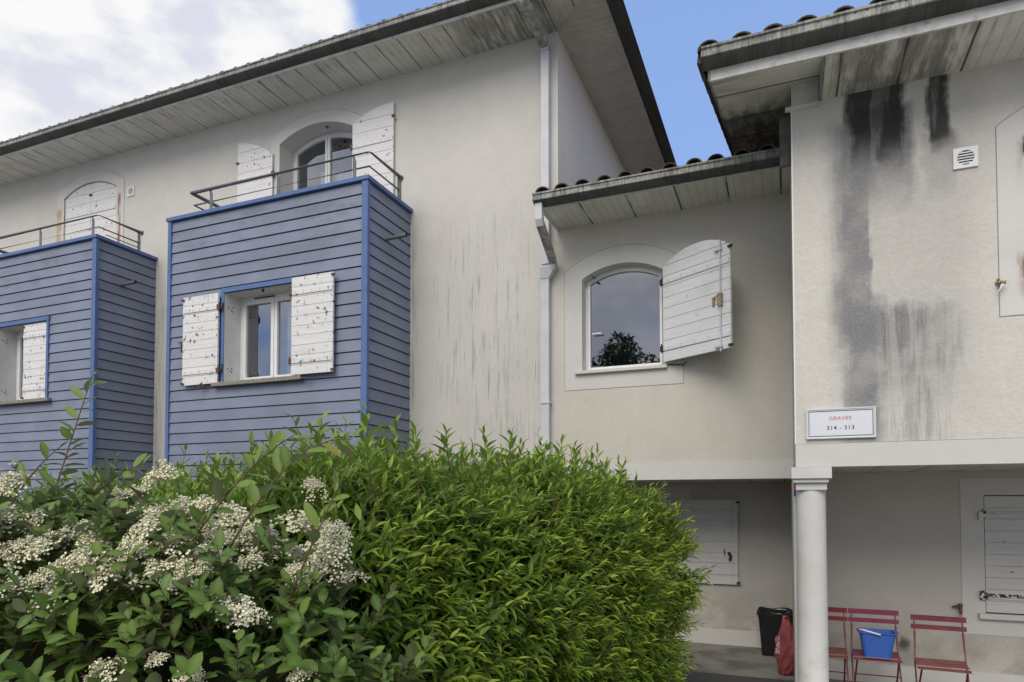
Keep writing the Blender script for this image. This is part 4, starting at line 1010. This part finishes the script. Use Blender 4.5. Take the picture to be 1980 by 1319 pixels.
def grow(base, dirs, length, nleaf, leafL, leafW, spread, age_tip, name_pair, m, parent, droop, stem_r=.0022, jit=.25, prof=None, tipup=.55):
    """shoots with alternating leaves; returns leaf and stem objects"""
    n = len(base); dirs = nrm(dirs); bend = rand_unit(n)*length[:, None]*.06
    PP = []; DD = []; UU = []; LL = []; WW = []; AG = []; RN = []
    a = nrm(np.cross(dirs, rand_unit(n))); b = np.cross(dirs, a); rs = rng.random(n)
    for k in range(nleaf):
        t_ = (k+.6)/nleaf; ph = k*2.4+rs*6.28
        r_ = a*np.cos(ph)[:, None]+b*np.sin(ph)[:, None]
        pos = base+dirs*(length*t_)[:, None]+bend*4*t_*(1-t_)
        open_ = spread*(1-tipup*t_**2)
        d_ = nrm(dirs*math.cos(open_)+r_*math.sin(open_)+rng.normal(size=(n, 3))*jit*.5)
        up = nrm(np.array([0, 0, 1.0])+dirs*.5-r_*.2+rng.normal(size=(n, 3))*jit)
        sc = (1-.45*max(0, t_-.6)/.4)*(.8+.4*rng.random(n))
        PP.append(pos); DD.append(d_); UU.append(up); LL.append(leafL*sc*np.ones(n)); WW.append(leafW*sc*(.85+.3*rng.random(n)))
        AG.append(np.clip(age_tip*(.15+.95*t_**2)+rng.normal(size=n)*.07, 0, 1)); RN.append(rng.random(n))
    P_ = np.concatenate(PP); 
    return (P_, np.concatenate(DD), np.concatenate(UU), np.concatenate(LL), np.concatenate(WW), np.concatenate(AG), np.concatenate(RN)), (base, base+dirs*length[:, None], bend)
def join(sets): return [np.concatenate(x) for x in zip(*sets)]

HG = thing('hedge', 'bright green lance-leaved hedge running toward the passage, tall and unclipped', 'hedge', (-2.6, 4.0, 0))
lo, hi = (-4.6, 2.0, .0), (-.6, 6.8, 2.3)
sets = []; stems = []
UPV = np.array([0, 0, 1.0])
# outer shoots
n = 2700
p = sample(hedge_g, n, lo, hi, .90, .985); nm = grad(hedge_g, p)
vis = (nm[:, 1] < .35) | (nm[:, 2] > .3) | (nm[:, 0] > .2); p = p[vis]; nm = nm[vis]
hfac = np.clip((p[:, 2]-.6)/1.5, 0, 1)
d = nm*.45+UPV*(.18+.70*hfac)[:, None]+np.array([.42, -.05, 0])*(.4+.6*(nm[:, :1] > .3))+rng.normal(size=p.shape)*.24
ln = .13+.26*rng.random(len(p))**1.4
age = np.clip(.0+.90*hfac+.30*rng.normal(size=len(p)), 0, 1)  # young growth high up; low shoots also tinted dark as if shaded
l, s_ = grow(p, d, ln, 11, .116, .034, .90, age, None, HM, HG, .3); sets.append(l); stems.append(s_)
# inner filling, leaf tint darkened to stand in for shade inside
n = 2600
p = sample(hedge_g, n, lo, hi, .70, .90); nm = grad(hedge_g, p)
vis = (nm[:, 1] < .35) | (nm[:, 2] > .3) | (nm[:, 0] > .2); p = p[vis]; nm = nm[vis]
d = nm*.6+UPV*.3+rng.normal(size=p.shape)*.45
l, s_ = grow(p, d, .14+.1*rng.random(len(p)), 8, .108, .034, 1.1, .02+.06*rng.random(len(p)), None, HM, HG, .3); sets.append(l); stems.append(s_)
# long free shoots standing above the top
n = 1150
p = sample(hedge_g, 16000, (-4.4, 2.2, 1.5), (-.75, 6.6, 2.3), .84, .98); p = p[grad(hedge_g, p)[:, 2] > .45][:n]
d = UPV+rng.normal(size=p.shape)*np.array([.22, .20, .05])+np.array([.10, 0, 0])
ln = .16+.36*rng.random(len(p))**2.0
l, s_ = grow(p, d, ln, 13, .108, .032, .95, .55+.45*rng.random(len(p)), None, HM, HG, .25, tipup=.7); sets.append(l); stems.append(s_)
# sprays leaning out of the right flank
n = 1300
p = sample(hedge_g, 20000, (-1.9, 2.4, .3), (-.6, 6.7, 1.9), .90, .98); nm = grad(hedge_g, p); q = nm[:, 0] > .6; p = p[q][:n]; nm = nm[q][:n]
d = nm+np.array([.55, -.25, .45])+rng.normal(size=p.shape)*.20
l, s_ = grow(p, d, .22+.18*rng.random(len(p)), 13, .092, .025, .80, .65+.5*rng.random(len(p)), None, HM, HG, .3, tipup=.7); sets.append(l); stems.append(s_)
# a few tall named leaders near the front edge
lead = [(-1.30, 3.9, 2.0, .34), (-1.15, 4.6, 1.95, .30), (-1.2, 5.4, 1.95, .34), (-1.0, 5.9, 1.8, .30), (-.95, 6.1, 1.6, .28), (-1.75, 2.6, 2.05, .33), (-2.75, 2.5, 1.80, .24), (-3.0, 2.4, 1.78, .22), (-2.6, 2.3, 1.85, .26), (-2.2, 2.35, 1.98, .24), (-2.05, 2.3, 2.0, .22), (-1.93, 2.42, 2.02, .30), (-1.60, 2.75, 2.05, .26), (-1.50, 3.3, 2.08, .26), (-1.42, 3.5, 2.05, .30), (-1.3, 4.3, 2.08, .24), (-1.35, 5.0, 2.05, .30), (-2.5, 2.4, 1.95, .2), (-1.7, 2.5, 2.0, .2), (-1.55, 3.0, 2.1, .22)]
p = np.array([q[:3] for q in lead]); d = UPV+rng.normal(size=p.shape)*.1
l, s_ = grow(p, d, np.array([q[3] for q in lead]), 15, .098, .031, .9, np.full(len(p), .8), None, HM, HG, .2, tipup=.75); sets.append(l); stems.append(s_)
P_, D_, U_, L_, W_, A_, R_ = join(sets)
leaves_mesh('foliage', P_, D_, U_, L_, W_, A_, R_, HM, HG, prof=((.18, .62), (.42, 1.0), (.74, .62)), droop=.28, fold=.35)
sa, sb_, sbend = join(stems)
stems_mesh('twigs', sa-(sb_-sa)*.35, sb_, np.full(len(sa), .0034), np.full(len(sa), .0014), TW, HG, sbend)
# added dark core that blocks light through the hedge
def hull(f, name, lo, hi, level, m, parent, nu=46, nv=26, c=None):
    """closed surface of the solid at one level by marching rays from the axis c"""
    vs = []; 
    for j in range(nv+1):
        th = math.pi*.5*(1-2*j/nv)
        for i in range(nu):
            ph = 2*math.pi*i/nu; dd = np.array([math.cos(th)*math.cos(ph), math.cos(th)*math.sin(ph), math.sin(th)])
            ts = np.linspace(0, 4, 200)[:, None]; q = np.array(c)+dd*ts; ins = (f(q) < level) & (q[:, 2] > .02); k = np.argmin(ins) if not ins.all() else 199
            vs.append(tuple(np.array(c)+dd*ts[max(k-1, 0)]*(1+.02*math.sin(9*ph+5*th))))
    s = MB(); s.add(vs, [(j*nu+i, (j+1)*nu+i, (j+1)*nu+(i+1) % nu, j*nu+(i+1) % nu) for j in range(nv) for i in range(nu)])
    return obj(name, s, m, parent, smooth=True)
hull(hedge_g, 'light_block_core', lo, hi, .70, CORE, HG, c=(-2.7, 4.3, 1.0), nu=90, nv=40)

# ---- flowering shrub in the left foreground
SH = thing('flowering_shrub', 'dull green shrub with clusters of tiny cream white flowers in front of the hedge', 'shrub', (-2.1, 1.75, 0))
SC = [((-2.55, 1.75, .95), (.95, .50, .93)), ((-1.78, 1.82, .80), (.62, .42, .92)), ((-1.50, 1.98, .72), (.30, .34, .90)), ((-3.4, 1.75, .95), (.8, .55, .95)), ((-2.05, 1.45, .45), (.55, .45, .9)), ((-1.62, 1.75, .30), (.30, .4, .8))]
def shrub_g(p):
    g = np.full(len(p), 9.0)
    for c, r in SC: g = np.minimum(g, (np.abs((p-np.array(c))/np.array(r))**2.4).sum(1)**(1/2.4))
    return g+.04*np.sin(9*p[:, 0]+5*p[:, 2])+.03*np.sin(11*p[:, 1]+7*p[:, 0])
slo, shi = (-3.9, .9, .05), (-.7, 2.6, 2.1)
sets = []; stems = []
def oval(base, d, ln, nl, L0, W0, age, spread=1.05):
    l, s_ = grow(base, d, ln, nl, L0, W0, spread, age, None, SM, SH, .2, jit=.35, tipup=.35); sets.append(l); stems.append(s_)
p = sample(shrub_g, 1900, slo, shi, .90, 1.0); nm = grad(shrub_g, p); q = (nm[:, 1] < .5); p = p[q]; nm = nm[q]
d = nm*.8+UPV*.45+rng.normal(size=p.shape)*.35
oval(p, d, .09+.10*rng.random(len(p)), 7, .078, .042, np.clip(.12+.3*rng.random(len(p))**2, 0, 1))
p = sample(shrub_g, 800, slo, shi, .74, .90); nm = grad(shrub_g, p); q = (nm[:, 1] < .5); p = p[q]; nm = nm[q]
oval(p, nm+rng.normal(size=p.shape)*.5, .1+.08*rng.random(len(p)), 6, .072, .040, .0+.04*rng.random(len(p)))  # inner leaves tinted dark, shade put into their colour
# long arching branches with sparse leaves (start, end, lift)
arch_b = [((-2.60, 1.62, 1.66), (-2.593, 1.86, 2.47), .0, 26), ((-1.95, 1.62, 1.60), (-1.62, 1.92, 2.19), .08, 24), ((-1.66, 1.66, 1.80), (-1.35, 1.88, 2.16), .10, 18), ((-2.7, 1.7, 1.7), (-2.35, 1.9, 2.1), .06, 10), ((-1.5, 1.75, 1.62), (-1.33, 1.86, 2.09), .02, 9), ((-1.35, 1.6, 1.35), (-.98, 1.62, 1.28), .05, 9), ((-2.95, 1.7, 1.8), (-2.8, 1.9, 2.2), .05, 10)]
for (a, b, lift, nl) in arch_b:
    BS = MB(); a = np.array(a); b = np.array(b); seg = 10; prev = None; pts = []
    for i in range(seg+1):
        t_ = i/seg; pts.append(a+(b-a)*t_+np.array([0, 0, lift])*4*t_*(1-t_))
    BS.tube([tuple(q) for q in pts], [.0042-.0026*i/seg for i in range(seg+1)], 6); obj('branch', BS, TW, SH, smooth=True)
    pts = np.array(pts)
    ii = np.linspace(1.5, seg, nl); lo_ = np.floor(ii).astype(int).clip(0, seg-1); fr = (ii-lo_)[:, None]; q = pts[lo_]*(1-fr)+pts[lo_+1]*fr; tg = nrm(pts[lo_+1]-pts[lo_])
    side = nrm(np.cross(tg, rand_unit(nl))); sg = np.where(np.arange(nl) % 2 == 0, 1, -1)[:, None]
    dd = nrm(tg*.8+side*sg+rng.normal(size=(nl, 3))*.15)
    tt = np.linspace(0, 1, nl)
    sets.append((q, dd, nrm(np.array([0, -.5, 1])+rng.normal(size=(nl, 3))*.3), (.105-.035*tt)*(.7+.5*rng.random(nl)), .042-.014*tt, .15+.4*tt, rng.random(nl)))
P_, D_, U_, L_, W_, A_, R_ = join(sets)
leaves_mesh('foliage', P_, D_, U_, L_, W_, A_, R_, SM, SH, prof=((.22, .72), (.52, 1.0), (.82, .66)), droop=.15, fold=.30)
sa, sb_, sbend = join(stems)
stems_mesh('twigs', sa-(sb_-sa)*.5, sb_, np.full(len(sa), .0024), np.full(len(sa), .0012), TW, SH, sbend)
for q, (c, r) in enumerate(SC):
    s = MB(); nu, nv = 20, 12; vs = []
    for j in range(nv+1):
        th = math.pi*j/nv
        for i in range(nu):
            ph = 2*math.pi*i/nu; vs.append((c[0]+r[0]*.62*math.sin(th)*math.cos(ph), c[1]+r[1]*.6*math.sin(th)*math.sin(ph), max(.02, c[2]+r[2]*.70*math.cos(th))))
    s.add(vs, [(j*nu+i, (j+1)*nu+i, (j+1)*nu+(i+1) % nu, j*nu+(i+1) % nu) for j in range(nv) for i in range(nu)]); obj('light_block_core', s, CORE, SH, smooth=True)  # added dark core blocking light through the shrub
# flower clusters: flat-topped corymbs of tiny five-petalled flowers
fm = NT('cream_flowers'); at = fm.n('ShaderNodeAttribute'); at.attribute_name = 'tint'; spx = fm.n('ShaderNodeSeparateColor'); fm.link(at.outputs['Color'], spx.inputs[0])
FM = fm.fin(fm.mix(spx.outputs[0], (.82, .79, .60), (.50, .47, .27)), .8, .1)
def flower_cluster(seed, rad, n):
    r_ = np.random.default_rng(seed); V = []; F = []; C = []
    sub_ = r_.normal(size=(14, 3))*np.array([.62, .62, .26])*rad
    for i in range(n):
        c = sub_[r_.integers(14)]; o_ = c+r_.normal(size=3)*np.array([.24, .24, .14])*rad; o_[2] += .35*rad-.35*(o_[0]**2+o_[1]**2)/rad
        nn = nrm(np.array([o_[0]*.6/rad, o_[1]*.6/rad-.25, .9])+r_.normal(size=3)*.3); a = nrm(np.cross(nn, r_.normal(size=3))); b = np.cross(nn, a)
        k0 = len(V); sz = .0032*(.75+.5*r_.random()); age = 1.0 if r_.random() < .22 else r_.random()*.3
        if age == 1.0: sz *= .6
        V.append(o_+nn*sz*.2-nn*sz*.5)
        for k in range(10):
            rr = sz if k % 2 == 0 else sz*.62; V.append(o_+(a*math.cos(k*math.pi/5)+b*math.sin(k*math.pi/5))*rr+nn*sz*(.35 if k % 2 == 0 else .1))
        for k in range(10): F.append((k0, k0+1+k, k0+1+(k+1) % 10))
        V.append(o_-nn*sz*1.1); 
        for k in range(0, 10, 2): F.append((k0+11, k0+1+(k+2) % 10, k0+1+k))
        C += [age]*12
    # little stalks
    for c in sub_:
        k0 = len(V); bpt = np.array([0, 0, -.75*rad]); tpt = c+np.array([0, 0, .15*rad]); w_ = .0009
        V += [bpt+np.array([w_, 0, 0]), bpt-np.array([w_, 0, 0]), tpt-np.array([w_, 0, 0]), tpt+np.array([w_, 0, 0]), bpt+np.array([0, w_, 0]), bpt-np.array([0, w_, 0]), tpt-np.array([0, w_, 0]), tpt+np.array([0, w_, 0])]
        F += [(k0, k0+1, k0+2, k0+3), (k0+4, k0+5, k0+6, k0+7)]; C += [1.6]*8
    me = bpy.data.meshes.new('flower_cluster'); me.from_pydata([tuple(v) for v in V], [], F); me.update()
    ca = me.color_attributes.new('tint', 'FLOAT_COLOR', 'POINT'); col = np.ones((len(V), 4), np.float32); col[:, 0] = np.minimum(C, 1.5); ca.data.foreach_set('color', col.ravel()); me.materials.append(FM)
    return me
FC = [flower_cluster(40+k, .036, 420) for k in range(6)]
def ray_pt(px, py, depth):
    TH = R(22.2); PT = R(1.7); F_ = 1296.; YC = 970-F_*math.tan(PT); a = (px-990)/F_; b = (YC-py)/F_; h = math.cos(PT)-b*math.sin(PT)
    dd = np.array([h*-math.sin(TH)+a*math.cos(TH), h*math.cos(TH)+a*math.sin(TH), math.sin(PT)+b*math.cos(PT)]); return np.array([0, 0, 1.95]), dd
flw = [(20,940,50),(100,1050,60),(60,1020,50),(150,1030,50),(30,1070,40),(20,1140,50),(110,1150,85),(75,1125,40),(165,1100,70),(205,1090,60),(240,975,60),(310,925,50),(345,985,45),(380,985,50),(280,1040,60),(330,1060,60),(260,1075,50),(350,1105,50),(390,1080,45),(345,1130,30),(440,1010,70),(430,1050,60),(500,1040,50),(480,1095,50),(410,1160,50),(465,1190,60),(605,948,40),(590,1020,60),(550,1080,55),(640,1060,60),(600,1110,70),(665,1125,45),(565,1115,40),(215,1290,55),(310,1280,35),(375,1310,40),(580,1305,45),(130,1100,60),(300,1010,50),(230,1110,60),(60,1075,60),(0,1010,60),(400,1030,50),(620,1085,50),(180,1060,55),(0,1070,50),(310,1110,50),(470,1060,50),(390,1110,40),(640,1030,40),(85,1180,45),(420,1085,45),(250,1010,50)]
SP = []
for i, (fx, fy, fs_) in enumerate(flw):
    o_, dd = ray_pt(fx, fy, 0); ts = np.linspace(.8, 3.2, 260)[:, None]; q = o_+dd*ts; g = shrub_g(q); k = np.argmax(g < 1.03) if (g < 1.03).any() else int(np.argmin(g))
    pt = q[k]; depth = float(ts[k][0]); size = fs_/1296*depth*.5
    nm = grad(shrub_g, pt[None])[0]
    f = bpy.data.objects.new('flower_cluster', FC[i % 6]); COL.objects.link(f); f.parent = SH; f.location = Vector(pt)+Vector(nm)*.015-Vector(base_of(SH))
    kf = max(.6, min(1.7, size/.036)); f.scale = (kf*1.12, kf*1.12, kf*.95); f.rotation_euler = (R(random.uniform(5, 45)), R(random.uniform(-25, 25)), R(random.uniform(-40, 40)))

# ---- trees across the yard, seen mirrored in the arched window
TM = leaf_mat('tree_leaves', (.02, .045, .012), (.04, .085, .02), (.08, .13, .03), (.05, .08, .03), .2)
def tree(loc, h, rad, label):
    T = thing('tree', label, 'tree', loc, 'trees across the yard behind the photographer'); b = Vector(loc)
    s = MB(); s.tube([b, b+Vector((.1, 0, h*.3)), b+Vector((0, .1, h*.55)), b+Vector((.1, .1, h*.85))], [.22, .17, .11, .04], 10); obj('trunk', s, TW, T, smooth=True)
    s = MB()
    cl = []
    for k in range(26):
        a = random.uniform(0, 6.28); u = random.random(); zz = h*(.35+.6*u); rr = rad*math.sqrt(max(.05, 1-abs(u-.4)*1.4))*random.uniform(.5, 1)
        c = b+Vector((math.cos(a)*rr, math.sin(a)*rr, zz)); cl.append(c); s.tube([b+Vector((0, 0, zz*.7)), c], [.06, .015], 6)
    obj('limb', s, TW, T)
    n = 9000; ci = rng.integers(len(cl), size=n); C = np.array([tuple(c) for c in cl])[ci]; dr = rand_unit(n); p = C+dr*(.25+.55*rng.random((n, 1))**.5)*rad*.38
    leaves_mesh('crown', p, nrm(dr+rng.normal(size=(n, 3))*.6), nrm(dr+np.array([0, 0, 1.2])), .16+.1*rng.random(n), .09+.05*rng.random(n), rng.random(n)*.5, rng.random(n), TM, T)
tree((-6.6, -13.5, 0), 9.4, 2.2, 'dark leafy tree mirrored low in the arched window, across the yard')
tree((-3.6, -16.0, 0), 9.6, 2.4, 'second dark tree mirrored in the arched window, farther across the yard')


# ================================================================== WORLD, SUN, CAMERA
wd_ = bpy.data.worlds.new("World"); scene.world = wd_; wd_.use_nodes = True
t = wd_.node_tree; t.nodes.clear()
def wn(ty, **k):
    n_ = t.nodes.new(ty)
    for a, b in k.items(): setattr(n_, a, b)
    return n_
sun_el, sun_az = R(42), R(181)    # azimuth clockwise from +Y
sky = wn('ShaderNodeTexSky', sky_type='NISHITA'); sky.sun_disc = False; sky.sun_elevation = sun_el; sky.sun_rotation = sun_az; sky.altitude = 50; sky.air_density = 1.0; sky.dust_density = 1.2
tc = wn('ShaderNodeTexCoord'); nz = wn('ShaderNodeTexNoise'); nz.inputs['Scale'].default_value = 2.3; nz.inputs['Detail'].default_value = 9; nz.inputs['Roughness'].default_value = .58; nz.inputs['Distortion'].default_value = .35
mp = wn('ShaderNodeMapping'); mp.inputs['Scale'].default_value = (1, 1, 1.9); mp.inputs['Location'].default_value = (3.1, .4, .2)
t.links.new(tc.outputs['Generated'], mp.inputs[0]); t.links.new(mp.outputs[0], nz.inputs['Vector'])
def wm(op, a, b=0.0, c=0.0):
    n_ = wn('ShaderNodeMath', operation=op)
    for i, v in enumerate((a, b, c)):
        if isinstance(v, (int, float)): n_.inputs[i].default_value = v
        else: t.links.new(v, n_.inputs[i])
    return n_.outputs[0]
def wr(v, a, b, lo, hi):
    n_ = wn('ShaderNodeMapRange', interpolation_type='SMOOTHSTEP'); t.links.new(v, n_.inputs[0])
    for i, q in enumerate((a, b, lo, hi)): n_.inputs[i+1].default_value = q
    return n_.outputs[0]
sx_ = wn('ShaderNodeSeparateXYZ'); t.links.new(tc.outputs['Generated'], sx_.inputs[0])
dt = wn('ShaderNodeVectorMath', operation='DOT_PRODUCT'); t.links.new(tc.outputs['Generated'], dt.inputs[0]); dt.inputs[1].default_value = (-.72, .42, .55)
left = wr(dt.outputs['Value'], .922, .966, 0.0, .34)        # cloud bank to the left
back = wr(sx_.outputs[1], .15, -.35, 0.0, .31)            # cloudier behind the photographer
cov = wm('ADD', nz.outputs['Fac'], wm('MAXIMUM', left, back))
cmask = wr(cov, .60, .80, 0.0, 1.0)
nz2 = wn('ShaderNodeTexNoise'); nz2.inputs['Scale'].default_value = 7.5; nz2.inputs['Detail'].default_value = 8; t.links.new(mp.outputs[0], nz2.inputs['Vector'])
cl = wn('ShaderNodeMix', data_type='RGBA'); t.links.new(wr(nz2.outputs['Fac'], .40, .57, 0, 1), cl.inputs[0]); cl.inputs[6].default_value = (4.1, 4.25, 4.8, 1); cl.inputs[7].default_value = (5.5, 5.5, 5.5, 1)
bl = wn('ShaderNodeMix', data_type='RGBA'); bl.inputs[0].default_value = .72; t.links.new(sky.outputs[0], bl.inputs[6]); bl.inputs[7].default_value = (1.75, 2.75, 5.2, 1)   # thin high haze over the blue
mixc = wn('ShaderNodeMix', data_type='RGBA'); t.links.new(cmask, mixc.inputs[0]); t.links.new(bl.outputs[2], mixc.inputs[6]); t.links.new(cl.outputs[2], mixc.inputs[7])
bg_ = wn('ShaderNodeBackground'); bg_.inputs[1].default_value = .10; t.links.new(mixc.outputs[2], bg_.inputs[0])
ow = wn('ShaderNodeOutputWorld'); t.links.new(bg_.outputs[0], ow.inputs[0])

sl_ = bpy.data.lights.new('sun', 'SUN'); sl_.energy = 1.3; sl_.angle = R(40); sl_.color = (1, .93, .82)
so = bpy.data.objects.new('sun', sl_); COL.objects.link(so)
dv = Vector((math.sin(sun_az)*math.cos(sun_el), math.cos(sun_az)*math.cos(sun_el), math.sin(sun_el)))
so.rotation_euler = dv.to_track_quat('Z', 'Y').to_euler()

cam = bpy.data.cameras.new('camera'); co = bpy.data.objects.new('camera', cam); COL.objects.link(co)
co.location = (0, 0, 1.95); co.rotation_euler = (R(90+1.7), 0, R(22.2)); cam.sensor_width = 36; cam.lens = 36*1296/1980
cam.shift_y = 272/1980; cam.clip_end = 500; cam.clip_start = .05
scene.camera = co
scene.view_settings.view_transform = 'Standard'; scene.view_settings.look = 'None'; scene.view_settings.exposure = .80; scene.view_settings.gamma = 1
